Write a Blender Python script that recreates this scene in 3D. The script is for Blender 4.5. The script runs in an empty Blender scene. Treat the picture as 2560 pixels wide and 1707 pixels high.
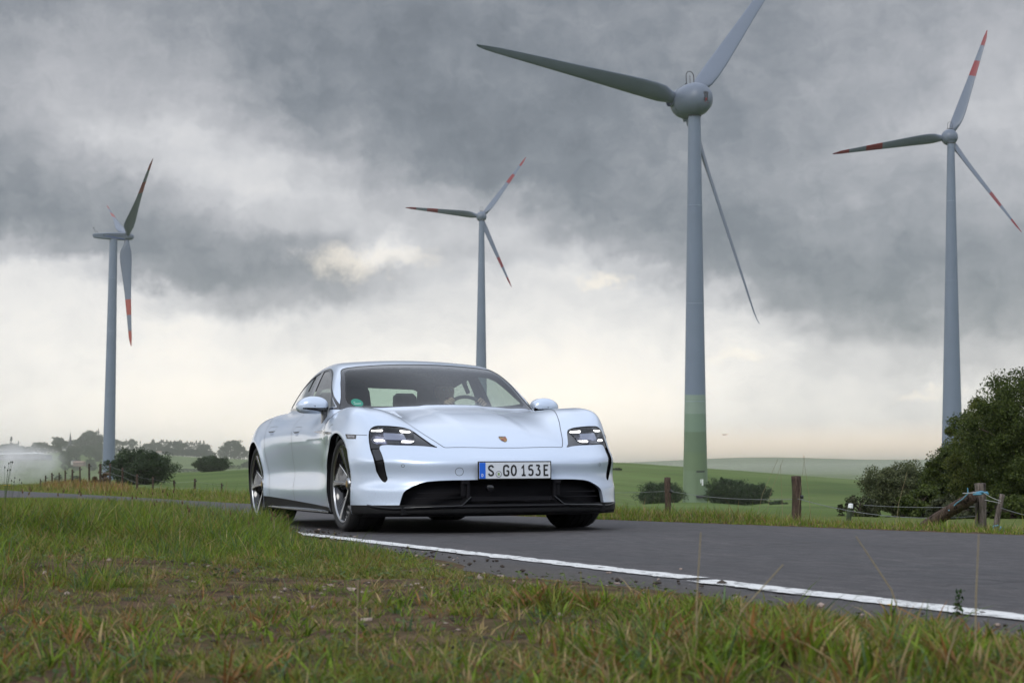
import bpy, bmesh, math, random
import numpy as np
from mathutils import Matrix, Vector
rng = np.random.default_rng(7); random.seed(7)
scene = bpy.context.scene; COL = scene.collection
# ---------------------------------------------------------------- camera
CAM = (-4.16148, -12.08551, 0.37126); YAW, PITCH, ROLL, FPX = -0.357838, 0.078579, -0.009161, 4327.15
def cam_axes():
    cy, sy = math.cos(YAW), math.sin(YAW)
    w = np.array([-sy*math.cos(PITCH), cy*math.cos(PITCH), math.sin(PITCH)]); r = np.array([cy, sy, 0.0]); u = np.cross(r, w)
    return r*math.cos(ROLL)+u*math.sin(ROLL), -r*math.sin(ROLL)+u*math.cos(ROLL), w
CR, CU, CW = cam_axes()
cam = bpy.data.cameras.new('camera'); cam_o = bpy.data.objects.new('camera', cam); COL.objects.link(cam_o)
cam_o.matrix_world = Matrix(((CR[0], CU[0], -CW[0], CAM[0]), (CR[1], CU[1], -CW[1], CAM[1]), (CR[2], CU[2], -CW[2], CAM[2]), (0, 0, 0, 1)))
cam.sensor_width = 36; cam.lens = FPX/2560*36; cam.clip_start = 0.1; cam.clip_end = 30000
cam.dof.use_dof = True; cam.dof.focus_distance = 12.6; cam.dof.aperture_fstop = 9.0
scene.camera = cam_o
scene.view_settings.view_transform = 'Standard'; scene.view_settings.look = 'None'
scene.view_settings.gamma = 1; scene.view_settings.exposure = 0.14
scene.cycles.max_bounces = 8; scene.cycles.transparent_max_bounces = 24; scene.cycles.volume_bounces = 1
def pt(u, v, D):
    """photo position (2560 wide) at camera depth D -> point in the world"""
    return np.array(CAM)+D*(CW+CR*(u-1280)/FPX-CU*(v-853.5)/FPX)
def horizon(u): return 853.5+FPX*math.tan(PITCH)-0.00916*(u-1280)
TRUE_UP = CU+CR*0.0105; TRUE_UP = Vector((CU*math.cos(PITCH)+CW*math.sin(PITCH))+CR*0.0105).normalized()
# ---------------------------------------------------------------- node helper
class NT:
    def __init__(s, tree): s.t = tree
    def n(s, kind, **k):
        x = s.t.nodes.new(kind)
        ins = k.pop('ins', {})
        for a, b in k.items(): setattr(x, a, b)
        for a, b in ins.items():
            if hasattr(b, 'is_output') or isinstance(b, bpy.types.NodeSocket): s.t.links.new(b, x.inputs[a])
            else: x.inputs[a].default_value = b
        return x
    def m(s, op, a, b=0.0, c=None, clamp=False):
        i = {0: a, 1: b}
        if c is not None: i[2] = c
        return s.n('ShaderNodeMath', operation=op, use_clamp=clamp, ins=i).outputs[0]
    def v(s, op, a, b=(0, 0, 0)): 
        x = s.n('ShaderNodeVectorMath', operation=op, ins={0: a, 1: b}); return x.outputs[0]
    def noise(s, vec, scale, detail=5, rough=.55, **k):
        return s.n('ShaderNodeTexNoise', ins=dict(Vector=vec, Scale=scale, Detail=detail, Roughness=rough, **k)).outputs[0]
    def ramp(s, fac, stops, interp='LINEAR'):
        x = s.n('ShaderNodeValToRGB', ins={0: fac}); x.color_ramp.interpolation = interp
        e = x.color_ramp.elements
        for i, (p, c) in enumerate(stops):
            k = e[i] if i < 2 else e.new(p)
            k.position = p; k.color = tuple(c)+(1,) if len(c) == 3 else c
        return x.outputs[0]
    def mix(s, f, a, b, blend='MIX'):
        x = s.n('ShaderNodeMix', data_type='RGBA', blend_type=blend)
        for i, q in ((0, f), (6, a), (7, b)):
            if isinstance(q, bpy.types.NodeSocket): s.t.links.new(q, x.inputs[i])
            else: x.inputs[i].default_value = q if i == 0 else (tuple(q)+(1,) if len(q) == 3 else q)
        return x.outputs[2]
    def sm(s, x, a, b):
        q = s.n('ShaderNodeMapRange', interpolation_type='SMOOTHSTEP', ins={0: x, 1: a, 2: b, 3: 0.0, 4: 1.0}); return q.outputs[0]
# ---------------------------------------------------------------- sky
SUN_DIR = Vector((-0.62, -0.62, 0.62)).normalized()
world = bpy.data.worlds.new('World'); scene.world = world; world.use_nodes = True
def build_sky():
    t = NT(world.node_tree); bg = world.node_tree.nodes['Background']; bg.inputs[1].default_value = 0.1
    sky = t.n('ShaderNodeTexSky', sky_type='NISHITA', sun_disc=False)
    sky.sun_elevation = math.asin(SUN_DIR.z); sky.sun_rotation = math.atan2(SUN_DIR.x, SUN_DIR.y)
    d = t.n('ShaderNodeTexCoord').outputs['Generated']
    s = t.n('ShaderNodeSeparateXYZ', ins={0: d})
    az = t.m('ARCTAN2', s.outputs[0], s.outputs[1]); el = t.m('ARCSINE', s.outputs[2])
    azd = t.m('SUBTRACT', t.m('MULTIPLY', az, 57.2958), math.degrees(-YAW)); eld = t.m('MULTIPLY', el, 57.2958)
    P = t.n('ShaderNodeCombineXYZ', ins={0: azd, 1: eld, 2: 0.0}).outputs[0]
    # warp for ragged cloud edges (degrees)
    w1 = t.n('ShaderNodeTexNoise', ins=dict(Vector=P, Scale=.17, Detail=6, Roughness=.58)).outputs[1]
    w2 = t.n('ShaderNodeTexNoise', ins=dict(Vector=P, Scale=.9, Detail=5, Roughness=.6)).outputs[1]
    w3 = t.n('ShaderNodeTexNoise', ins=dict(Vector=P, Scale=2.6, Detail=5, Roughness=.65)).outputs[1]
    off = t.v('ADD', t.v('MULTIPLY', t.v('SUBTRACT', w1, (.5, .5, .5)), (3.2, 2.0, 0)), t.v('MULTIPLY', t.v('SUBTRACT', w2, (.5, .5, .5)), (2.2, 1.5, 0)))
    Q = t.v('ADD', P, off)
    # cloud brightness (0-255 as it looks) laid out by direction: rows of elevation, stops of azimuth
    def dirs(u, v):
        D = pt(u, v, 1.0)-np.array(CAM); D /= np.linalg.norm(D); return math.degrees(math.atan2(D[0], D[1]))-math.degrees(-YAW), math.degrees(math.asin(D[2]))
    sq = t.n('ShaderNodeSeparateXYZ', ins={0: Q}); A0, A1 = -20.0, 20.0
    fx = t.m('DIVIDE', t.m('SUBTRACT', sq.outputs[0], A0), A1-A0); val = None; pel = None
    for v, row in reversed(SKY_ROWS):
        el_ = dirs(1280, v)[1]; x = t.n('ShaderNodeValToRGB', ins={0: fx}); x.color_ramp.interpolation = 'B_SPLINE' if False else 'EASE'; e = x.color_ramp.elements; us = np.linspace(0, 2560, len(row))
        for k_, (u, g) in enumerate(zip(us, row)):
            p_ = (dirs(u, v)[0]-A0)/(A1-A0); c_ = g/255
            if k_ < 2: q_ = e[k_]; q_.position = p_
            else: q_ = e.new(p_)
            q_.color = (c_, c_, c_, 1)
        r_ = x.outputs[0]
        if val is None: val = r_
        else: val = t.mix(t.sm(sq.outputs[1], pel, el_), val, r_)
        pel = el_
    n1 = t.noise(P, .30, 7, .6); n2 = t.noise(t.v('ADD', Q, (31, 7, 3)), .85, 8, .62)
    g = t.n('ShaderNodeSeparateColor', ins={0: val}).outputs[0]
    n3 = t.noise(t.v('MULTIPLY', Q, (.35, 1.5, 1)), .8, 6, .6); g = t.m('ADD', g, t.m('MULTIPLY', t.m('SUBTRACT', n3, .5), .10))
    amp = t.m('ADD', .70, t.m('MULTIPLY', t.sm(g, .95, .60), .9))
    g = t.m('ADD', g, t.m('MULTIPLY', t.m('ADD', t.m('MULTIPLY', t.m('SUBTRACT', n1, .5), .13), t.m('MULTIPLY', t.m('SUBTRACT', n2, .5), .12)), amp))
    g = t.m('ADD', t.m('MULTIPLY', t.m('SUBTRACT', g, .66), 1.0), .66)
    colr = t.ramp(g, SKY_TINT)
    for (bu, bv, ru, rv, w_) in ((885, 655, 150, 62, .62), (1500, 697, 95, 30, .62), (1040, 650, 110, 36, .35), (1830, 892, 110, 26, .36), (2290, 985, 120, 22, .32)):
        q_ = t.v('MULTIPLY', t.v('SUBTRACT', t.v('ADD', P, t.v('ADD', t.v('MULTIPLY', t.v('SUBTRACT', w2, (.5, .5, .5)), (3.4, 1.5, 0)), t.v('MULTIPLY', t.v('SUBTRACT', w3, (.5, .5, .5)), (1.6, .8, 0)))), (dirs(bu, bv)[0], dirs(bu, bv)[1], 0)), (75.5/ru, 75.5/rv, 0))
        l_ = t.n('ShaderNodeVectorMath', operation='LENGTH', ins={0: q_}).outputs['Value']; colr = t.mix(t.m('MULTIPLY', t.m('SUBTRACT', 1.0, t.sm(l_, .0, 1.0)), w_), colr, (1.02, .93, .79))
    # warm strip right over the hills, to the right
    warm = t.m('MULTIPLY', t.m('SUBTRACT', 1.0, t.sm(eld, .7, 1.9)), t.sm(azd, -1.0, 7.0))
    colr = t.mix(t.m('MULTIPLY', warm, .85), colr, (.98, .80, .64))
    colr = t.mix(1.0, colr, t.n('ShaderNodeCombineColor', ins={0: t.m('ADD', 1.0, t.m('MULTIPLY', t.m('SUBTRACT', 1.0, t.sm(eld, 1.5, 7.5)), .36)), 1: t.m('ADD', 1.0, t.m('MULTIPLY', t.m('SUBTRACT', 1.0, t.sm(eld, 1.5, 7.5)), .33)), 2: t.m('ADD', 1.0, t.m('MULTIPLY', t.m('SUBTRACT', 1.0, t.sm(eld, 1.5, 7.5)), .27))}).outputs[0], 'MULTIPLY')
    colr = t.mix(t.m('MULTIPLY', t.m('SUBTRACT', 1.0, t.sm(eld, .2, 1.6)), .55), colr, t.mix(1.0, colr, (1.35, 1.30, 1.28), 'MULTIPLY'))
    # outside the photograph: overcast that grows brighter overhead and behind the photographer
    back = t.sm(t.m('ABSOLUTE', azd), 35.0, 110.0); up = t.sm(eld, 16.0, 34.0)
    k = t.m('MAXIMUM', back, up)
    soft = t.noise(t.n('ShaderNodeTexCoord').outputs['Generated'], 2.6, 5, .55)
    outc = t.ramp(soft, [(.30, (.72, .80, .96)), (.5, (.90, .98, 1.12)), (.70, (1.20, 1.25, 1.33))])
    lw = t.m('MULTIPLY', t.sm(t.m('ABSOLUTE', t.m('ADD', azd, 95.0)), 60.0, 25.0), t.m('SUBTRACT', 1.0, t.sm(eld, 12.0, 34.0)))
    outc = t.mix(t.m('MULTIPLY', lw, .9), outc, (2.7, 2.72, 2.75))
    bw = t.m('MULTIPLY', t.sm(t.m('ABSOLUTE', azd), 135.0, 165.0), t.m('SUBTRACT', 1.0, t.sm(eld, 10.0, 24.0)))
    outc = t.mix(t.m('MULTIPLY', bw, .85), outc, (.30, .36, .46))
    tl = t.m('MULTIPLY', t.sm(t.m('ABSOLUTE', azd), 50.0, 75.0), t.m('SUBTRACT', 1.0, t.sm(t.m('SUBTRACT', eld, t.m('MULTIPLY', t.m('SUBTRACT', soft, .5), 14.0)), 4.0, 5.5)))
    outc = t.mix(tl, outc, (.035, .05, .04))
    lt = t.m('MULTIPLY', t.sm(t.m('ABSOLUTE', t.m('ADD', azd, 100.0)), 42.0, 38.0), t.m('SUBTRACT', 1.0, t.sm(t.m('SUBTRACT', eld, t.m('MULTIPLY', t.m('SUBTRACT', t.noise(t.n('ShaderNodeTexCoord').outputs['Generated'], 9.0, 6, .6), .5), 16.0)), 9.0, 9.8)))
    outc = t.mix(lt, outc, (.05, .075, .07))
    colr = t.mix(k, colr, outc)
    grd = t.m('SUBTRACT', 1.0, t.sm(eld, -1.2, -.2))
    colr = t.mix(grd, colr, (.06, .075, .045))
    colr = t.mix(1.0, colr, (10, 10, 10), 'MULTIPLY')
    colr = t.mix(.93, sky.outputs[0], colr)
    world.node_tree.links.new(colr, bg.inputs[0])
SKY_ROWS = [(0, [128,136,148,140,130,128,130,130,130,132,135,137,133,138,148,155,155]),
 (120, [150,165,166,152,138,127,124,126,128,130,130,137,138,145,155,165,168]),
 (240, [165,175,173,178,150,124,120,122,124,126,128,132,146,155,164,176,182]),
 (350, [160,168,195,208,182,150,128,124,122,125,130,136,148,155,165,184,192]),
 (430, [142,150,178,210,210,182,150,133,125,127,132,142,152,158,163,172,176]),
 (500, [132,135,150,186,212,202,178,166,166,137,131,138,148,153,157,161,162]),
 (570, [134,134,140,150,188,190,190,190,200,152,133,133,138,146,151,156,160]),
 (640, [190,150,136,136,140,160,236,190,192,210,152,133,134,138,141,146,150]),
 (690, [226,212,165,136,136,140,178,206,210,226,190,142,133,131,134,137,141]),
 (750, [228,230,222,192,155,160,196,214,218,222,216,190,148,134,129,136,141]),
 (820, [226,230,234,232,220,211,218,224,228,228,224,218,200,156,144,152,153]),
 (900, [222,228,234,236,233,230,232,234,238,240,236,226,216,194,180,183,184]),
 (980, [222,228,236,244,241,237,240,243,249,252,245,232,221,208,203,207,211]),
 (1060, [222,228,236,243,243,240,242,247,254,255,250,230,222,216,213,216,216]),
 (1130, [226,231,236,240,241,241,242,247,254,253,248,243,238,234,232,232,232])]
SKY_TINT = [(0.0, (.02,.025,.03)), (.44, (0.15,0.1651,0.1845)), (.50, (0.1946,0.2122,0.2346)), (.58, (0.2874,0.3005,0.3231)), (.68, (0.4179,0.4233,0.4452)), (.80, (0.6105,0.6105,0.624)), (.90, (0.807,0.7913,0.7758)), (1.0, (0.9911,0.9301,0.855))]
build_sky()
sun = bpy.data.lights.new('sun', 'SUN'); sun.energy = 1.2; sun.angle = math.radians(20); sun.color = (1, .97, .93)
sun_o = bpy.data.objects.new('sun', sun); COL.objects.link(sun_o); sun_o.rotation_euler = SUN_DIR.to_track_quat('Z', 'Y').to_euler()
# ---------------------------------------------------------------- materials
def mat(name, col, rough=.5, metal=0, coat=0, var=0, vscale=6, bump=0, bscale=30, spec=.5, emit=None, estr=0, noise_detail=5, coat_rough=.03, obj=True):
    m = bpy.data.materials.new(name); m.use_nodes = True; t = NT(m.node_tree); b = m.node_tree.nodes['Principled BSDF']
    b.inputs['Base Color'].default_value = (*col, 1); b.inputs['Roughness'].default_value = rough; b.inputs['Metallic'].default_value = metal
    b.inputs['Coat Weight'].default_value = coat; b.inputs['Coat Roughness'].default_value = coat_rough; b.inputs['Specular IOR Level'].default_value = spec
    co = t.n('ShaderNodeTexCoord').outputs['Object']
    if var:
        f = t.noise(co, vscale, noise_detail, .6)
        c = t.ramp(f, [(.3, [max(0, x*(1-var)) for x in col]), (.7, [x*(1+var) for x in col])]); m.node_tree.links.new(c, b.inputs['Base Color'])
    if bump:
        f = t.noise(co, bscale, 6, .6); bp = t.n('ShaderNodeBump', ins=dict(Strength=bump, Height=f, Distance=.01)); m.node_tree.links.new(bp.outputs[0], b.inputs['Normal'])
    if emit: b.inputs['Emission Color'].default_value = (*emit, 1); b.inputs['Emission Strength'].default_value = estr
    return m
def glass(name, tint, gloss=.04, strength=1.0):
    m = bpy.data.materials.new(name); m.use_nodes = True; t = NT(m.node_tree); nt = m.node_tree; nt.nodes.remove(nt.nodes['Principled BSDF'])
    out = nt.nodes['Material Output']
    tr = t.n('ShaderNodeBsdfTransparent', ins={0: (*tint, 1)}); gl = t.n('ShaderNodeBsdfGlossy', ins={'Color': (1, 1, 1, 1), 'Roughness': gloss})
    ge = t.n('ShaderNodeNewGeometry'); dt = t.n('ShaderNodeVectorMath', operation='DOT_PRODUCT', ins={0: ge.outputs['Normal'], 1: ge.outputs['Incoming']}).outputs['Value']
    f = t.m('ADD', .04, t.m('MULTIPLY', .96, t.m('POWER', t.m('SUBTRACT', 1.0, t.m('ABSOLUTE', dt), clamp=True), 5.0))); f = t.m('MULTIPLY', f, strength, clamp=True)
    mx = t.n('ShaderNodeMixShader', ins={0: f, 1: tr.outputs[0], 2: gl.outputs[0]}); nt.links.new(mx.outputs[0], out.inputs[0]); return m
# ---------------------------------------------------------------- object helpers
def link(o, parent=None):
    COL.objects.link(o)
    if parent is not None: o.parent = parent
    return o
def tag(o, label=None, cat=None, group=None, kind=None):
    if label: o['label'] = label
    if cat: o['category'] = cat
    if group: o['group'] = group
    if kind: o['kind'] = kind
    return o
def thing(name, label, cat, loc=(0, 0, 0), group=None):
    o = bpy.data.objects.new(name, None); o.location = loc; o.empty_display_size = .2; link(o); return tag(o, label, cat, group)
def mesh_np(name, V, F, mats, parent=None, N=None, smooth=True, mi=None, loc=None):
    """V (n,3); F (m,3|4) array or list of arrays of polygons"""
    V = np.asarray(V, np.float32); me = bpy.data.meshes.new(name)
    Fs = F if isinstance(F, list) else [F]
    Fs = [np.asarray(f, np.int32) for f in Fs if len(f)]
    nl = sum(f.size for f in Fs); npoly = sum(len(f) for f in Fs)
    me.vertices.add(len(V)); me.loops.add(nl); me.polygons.add(npoly)
    me.vertices.foreach_set('co', V.ravel()); me.loops.foreach_set('vertex_index', np.concatenate([f.ravel() for f in Fs]) if Fs else [])
    tot = np.concatenate([np.full(len(f), f.shape[1]) for f in Fs]); st = np.concatenate([[0], np.cumsum(tot)[:-1]])
    me.polygons.foreach_set('loop_start', st.astype(np.int32)); 
    if mi is not None: me.polygons.foreach_set('material_index', np.asarray(mi, np.int32))
    me.update(calc_edges=True); me.polygons.foreach_set('use_smooth', np.full(npoly, smooth))
    for m in (mats if isinstance(mats, (list, tuple)) else [mats]): me.materials.append(m)
    if N is not None: me.normals_split_custom_set_from_vertices(np.asarray(N, np.float32))
    o = bpy.data.objects.new(name, me); 
    if loc is not None: o.location = loc
    return link(o, parent)
def bm_obj(name, bm, m, parent=None, smooth=False, loc=None, rot=None, bevel=0):
    if bevel: bmesh.ops.bevel(bm, geom=list(bm.edges), offset=bevel, segments=2, affect='EDGES', profile=.5)
    bmesh.ops.recalc_face_normals(bm, faces=bm.faces)
    me = bpy.data.meshes.new(name); bm.to_mesh(me); bm.free()
    for q in (m if isinstance(m, (list, tuple)) else [m]): me.materials.append(q)
    if smooth:
        me.shade_smooth()
        try: me.set_sharp_from_angle(angle=math.radians(38))
        except Exception: pass
    o = bpy.data.objects.new(name, me)
    if loc is not None: o.location = loc
    if rot is not None: o.rotation_euler = rot
    return link(o, parent)
def box(bm, c, s, rot=None, bev=0):
    r = bmesh.ops.create_cube(bm, size=1); vs = r['verts']
    M = Matrix.Translation(c) @ (rot if rot is not None else Matrix.Identity(4)) @ Matrix.Diagonal((*s, 1)); bmesh.ops.transform(bm, matrix=M, verts=vs)
    if bev:
        es = list({e for v in vs for e in v.link_edges}); bmesh.ops.bevel(bm, geom=es, offset=bev, segments=2, affect='EDGES', profile=.5)
def lathe(bm, prof, axis='X', seg=64, close=False, c=(0, 0, 0)):
    """prof: list of (along, radius)"""
    rings = []
    for a, r in prof:
        ring = []
        for i in range(seg):
            th = 2*math.pi*i/seg; p, q = r*math.cos(th), r*math.sin(th)
            ring.append(bm.verts.new({'X': (c[0]+a, c[1]+p, c[2]+q), 'Z': (c[0]+p, c[1]+q, c[2]+a), 'Y': (c[0]+p, c[1]+a, c[2]+q)}[axis]))
        rings.append(ring)
    for A, B in zip(rings, rings[1:]):
        for i in range(seg): bm.faces.new((A[i], A[(i+1) % seg], B[(i+1) % seg], B[i]))
    return rings
def tube_np(P, R, seg=6, cap=True):
    """polyline tube: returns V,F(quads),tri caps"""
    P = np.asarray(P, float); n = len(P); R = np.broadcast_to(np.asarray(R, float), (n,))
    T = np.gradient(P, axis=0) if n > 1 else np.array([[0, 0, 1.]]); T /= np.linalg.norm(T, axis=1)[:, None]+1e-9
    ref = np.array([0, 0, 1.]) if abs(T[0][2]) < .9 else np.array([1., 0, 0])
    V = []; a = np.cross(T[0], ref); a /= np.linalg.norm(a)+1e-9
    for i in range(n):
        a = a-T[i]*(a@T[i]); a /= np.linalg.norm(a)+1e-9; b = np.cross(T[i], a)
        th = np.arange(seg)*2*math.pi/seg
        V.append(P[i]+R[i]*(np.cos(th)[:, None]*a+np.sin(th)[:, None]*b))
    V = np.concatenate(V); F = []
    for i in range(n-1):
        for j in range(seg):
            F.append((i*seg+j, i*seg+(j+1) % seg, (i+1)*seg+(j+1) % seg, (i+1)*seg+j))
    return V, np.array(F)
class Acc:
    def __init__(s): s.V = []; s.F = []; s.M = []; s.n = 0
    def add(s, V, F, mi=0):
        V = np.asarray(V, float); F = np.asarray(F)
        s.V.append(V); s.F.append(F+s.n); s.M.append(np.full(len(F), mi)); s.n += len(V)
    def tube(s, P, R, seg=6, mi=0): s.add(*tube_np(P, R, seg), mi)
    def obj(s, name, mats, parent=None, smooth=True):
        q = [f for f in s.F if f.shape[1] == 4]; t3 = [f for f in s.F if f.shape[1] == 3]
        mq = [m for f, m in zip(s.F, s.M) if f.shape[1] == 4]; mt = [m for f, m in zip(s.F, s.M) if f.shape[1] == 3]
        Fl = []; ml = []
        if q: Fl.append(np.concatenate(q)); ml += mq
        if t3: Fl.append(np.concatenate(t3)); ml += mt
        return mesh_np(name, np.concatenate(s.V), Fl, mats, parent, smooth=smooth, mi=np.concatenate(ml))
# ================================================================ car body as a smooth implicit surface
def spl(xs,ys,x):
    """natural cubic spline along last axis of ys (ys can be (n,) or (m,n))"""
    xs=np.asarray(xs,float); ys=np.asarray(ys,float); n=len(xs)
    h=np.diff(xs); A=np.zeros((n,n)); B=np.zeros((n,)+ys.shape[:-1]) if ys.ndim>1 else np.zeros(n)
    A[0,0]=A[-1,-1]=1
    Y=np.moveaxis(ys,-1,0)
    for i in range(1,n-1):
        A[i,i-1]=h[i-1];A[i,i]=2*(h[i-1]+h[i]);A[i,i+1]=h[i]
        B[i]=6*((Y[i+1]-Y[i])/h[i]-(Y[i]-Y[i-1])/h[i-1])
    M=np.linalg.solve(A,B)
    x=np.clip(x,xs[0],xs[-1]); i=np.clip(np.searchsorted(xs,x,side='right')-1,0,n-2)
    t=(x-xs[i]); u=(xs[i+1]-x); H=h[i]
    if ys.ndim>1:
        sh=x.shape+(1,)*(Y.ndim-1); t=t.reshape(sh);u=u.reshape(sh);H=H.reshape(sh)
    return M[i]*u**3/(6*H)+M[i+1]*t**3/(6*H)+(Y[i]/H-M[i]*H/6)*u+(Y[i+1]/H-M[i+1]*H/6)*t
class Grid2:
    """tensor natural spline resampled to a fine table, bilinear->quadratic smooth lookup"""
    def __init__(s,a,b,V,na=260,nb=260):
        V=np.asarray(V,float) # V[i_a][j_b]
        s.a0,s.a1,s.b0,s.b1=a[0],a[-1],b[0],b[-1]; s.na,s.nb=na,nb
        fa=np.linspace(a[0],a[-1],na); fb=np.linspace(b[0],b[-1],nb)
        t=spl(b,V,fb)            # (nb, na_ctrl)
        s.T=spl(a,t,fa)          # (na, nb)
    def __call__(s,a,b):
        u=np.clip((a-s.a0)/(s.a1-s.a0),0,1)*(s.na-1); v=np.clip((b-s.b0)/(s.b1-s.b0),0,1)*(s.nb-1)
        # quadratic B-spline lookup (C1)
        i=np.clip(np.floor(u+.5).astype(int),1,s.na-2); j=np.clip(np.floor(v+.5).astype(int),1,s.nb-2)
        fu=u-i; fv=v-j
        wu=(.5*(.5-fu)**2,.75-fu**2,.5*(.5+fu)**2); wv=(.5*(.5-fv)**2,.75-fv**2,.5*(.5+fv)**2)
        r=0
        for p in range(3):
            for q in range(3): r=r+wu[p]*wv[q]*s.T[i+p-1,j+q-1]
        return r
def smax(a,b,k):
    h=np.maximum(k-np.abs(a-b),0)/k
    return np.maximum(a,b)+h*h*h*k/6
def smin(a,b,k): return -smax(-a,-b,k)
# ---- top surface of the lower body: rows y, cols |x|
TY=[-1.2,-.95,-.85,-.7,-.5,-.3,-.1,.1,.3,.5,.8,1.2,1.6,2.0,2.4,2.7,2.9,3.2,3.6,3.9,4.1]
TX=[0,.2,.4,.55,.7,.82,.92,1.02]
TT=[[0.4,0.395,0.37,0.34,0.28,0.21,0.12,0.02],
[0.53,0.525,0.5,0.46,0.4,0.33,0.24,0.13],
[0.585,0.58,0.56,0.525,0.48,0.43,0.35,0.24],
[0.662,0.657,0.637,0.612,0.6,0.585,0.555,0.485],
[0.738,0.7336,0.716,0.709,0.735,0.742,0.735,0.665],
[0.792,0.7896,0.773,0.78,0.828,0.842,0.842,0.772],
[0.836,0.8332,0.815,0.822,0.87,0.885,0.882,0.812],
[0.87,0.8662,0.848,0.85,0.884,0.895,0.885,0.815],
[0.899,0.894,0.877,0.869,0.885,0.888,0.868,0.798],
[0.925,0.9184,0.905,0.889,0.888,0.878,0.845,0.775],
[0.955,0.95,0.94,0.93,0.91,0.873,0.808,0.72],
[0.965,0.96,0.96,0.95,0.93,0.885,0.815,0.72],
[0.965,0.96,0.96,0.955,0.935,0.89,0.82,0.73],
[0.965,0.96,0.96,0.955,0.938,0.895,0.83,0.74],
[0.965,0.96,0.96,0.955,0.94,0.905,0.85,0.76],
[0.965,0.96,0.96,0.965,0.95,0.92,0.85,0.74],
[0.96,0.958,0.955,0.96,0.945,0.915,0.85,0.74],
[0.95,0.945,0.94,0.94,0.925,0.895,0.83,0.72],
[0.915,0.912,0.905,0.89,0.86,0.815,0.75,0.65],
[0.86,0.858,0.85,0.84,0.81,0.77,0.7,0.6],
[0.8,0.798,0.79,0.77,0.74,0.7,0.62,0.5]]
# ---- half width: rows z, cols y
WZ=[.08,.2,.3,.42,.52,.62,.7,.78,.95]
WY=[-1.1,-.6,-.4,0,.4,.62,1.0,1.5,2.0,2.45,2.9,3.3,3.7,4.1]
WW=[[0.92,0.945,0.952,0.954,0.945,0.93,0.92,0.92,0.92,0.94,0.946,0.888,0.78,0.69],
[0.98,0.98,0.98,0.969,0.955,0.94,0.93,0.93,0.93,0.95,0.961,0.913,0.81,0.72],
[0.985,0.982,0.982,0.976,0.96,0.945,0.938,0.938,0.938,0.958,0.971,0.923,0.82,0.73],
[0.975,0.977,0.982,0.98,0.958,0.932,0.918,0.914,0.918,0.95,0.978,0.928,0.825,0.735],
[0.975,0.978,0.984,0.983,0.963,0.94,0.926,0.922,0.926,0.958,0.982,0.931,0.83,0.74],
[0.97,0.973,0.982,0.983,0.967,0.95,0.94,0.936,0.94,0.966,0.983,0.93,0.83,0.74],
[0.964,0.969,0.986,0.99,0.977,0.951,0.944,0.942,0.945,0.966,0.978,0.923,0.82,0.73],
[0.932,0.937,0.969,0.979,0.97,0.94,0.936,0.935,0.938,0.955,0.964,0.908,0.8,0.71],
[0.9,0.895,0.942,0.964,0.97,0.89,0.89,0.89,0.89,0.9,0.906,0.87,0.78,0.65]]
gT=Grid2(TY,TX,TT,420,200); gW=Grid2(WZ,WY,WW,160,420)
# ---- front fascia y as function of z, plus bow over |x|
FZ=[.0,.10,.17,.20,.25,.285,.305,.33,.36,.39,.425,.465,.50,.56,.62,.70,.85]
FF=[-.97,-.985,-.992,-.988,-.984,-.982,-.978,-.965,-.956,-.953,-.955,-.966,-.966,-.912,-.862,-.81,-.74]
BX=[0,.2,.4,.55,.7,.8,.88,.95,1.0,1.1]
BB=[0,.010,.048,.100,.180,.262,.345,.45,.56,.85]
def fascia(x,z): return spl(FZ,FF,z)+spl(BX,BB,np.minimum(np.abs(x),1.1))
# ---- greenhouse
PY=[-.2,.1,.35,.6,.85,1.1,1.3,1.5,1.65,1.9,2.2,2.5,2.8,3.1,3.4,3.7,4.1]
PZ=[.62,.80,.922,1.040,1.158,1.262,1.312,1.337,1.343,1.333,1.297,1.235,1.152,1.058,.965,.875,.77]
GY=[0,.4,.7,1.2,1.6,2.0,2.4,2.8,3.2,3.6,4.1]
GG=[.85,.84,.828,.813,.798,.778,.738,.682,.615,.53,.40]
def sstep(a,b,x):
    t=np.clip((x-a)/(b-a),0,1); return t*t*(3-2*t)
def green(x,y,z,off=0.):
    ax=np.abs(x)
    bow=.56*(1-sstep(.3,1.3,y))+.06
    top=z-(spl(PY,PZ,y-bow*ax*ax)-.085*ax*ax)+off
    dz=z-.93
    side=(ax-(spl(GY,GG,y)-.34*dz-.30*dz*dz*np.sign(dz)))*.93+off
    return np.maximum(smax(top*.93,side,.11),.70-z)
def body(x,y,z):
    ax=np.abs(x)
    s=(ax-gW(z,y))
    for cy in (0,2.9):
        r=np.sqrt((y-cy)**2+(z-.34)**2)
        s=s-.010*np.exp(-((r-.375)/.045)**2)*sstep(.1,.3,z)
    cr=.243+.05*np.maximum(-y-.3,0)*0
    hz=gT(y,ax)+.0055*(1-sstep(cr-.05,cr+.035,ax))*sstep(-.86,-.55,y)*(1-sstep(.5,.8,y))
    t=(z-hz)*.9
    fr=(fascia(x,z)-y)*.8
    rr=(y-(3.99-.25*np.maximum(ax-.3,0)**2*2.2-.25*(z-.62)**2*3))*.9
    f=smax(s,t,.16)
    f=smax(f,fr,.13)
    f=smax(f,rr,.10)
    return f
def full(x,y,z):
    return smin(body(x,y,z),green(x,y,z),.05)
def F(P): 
    f=full(P[:,0],P[:,1],P[:,2])
    return smax(f,(.13-P[:,2]),.02)
def grad_of(fn,P,e=1e-3):
    g=np.zeros_like(P)
    for k in range(3):
        d=np.zeros(3); d[k]=e
        g[:,k]=(fn(P+d)-fn(P-d))/(2*e)
    return g
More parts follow.
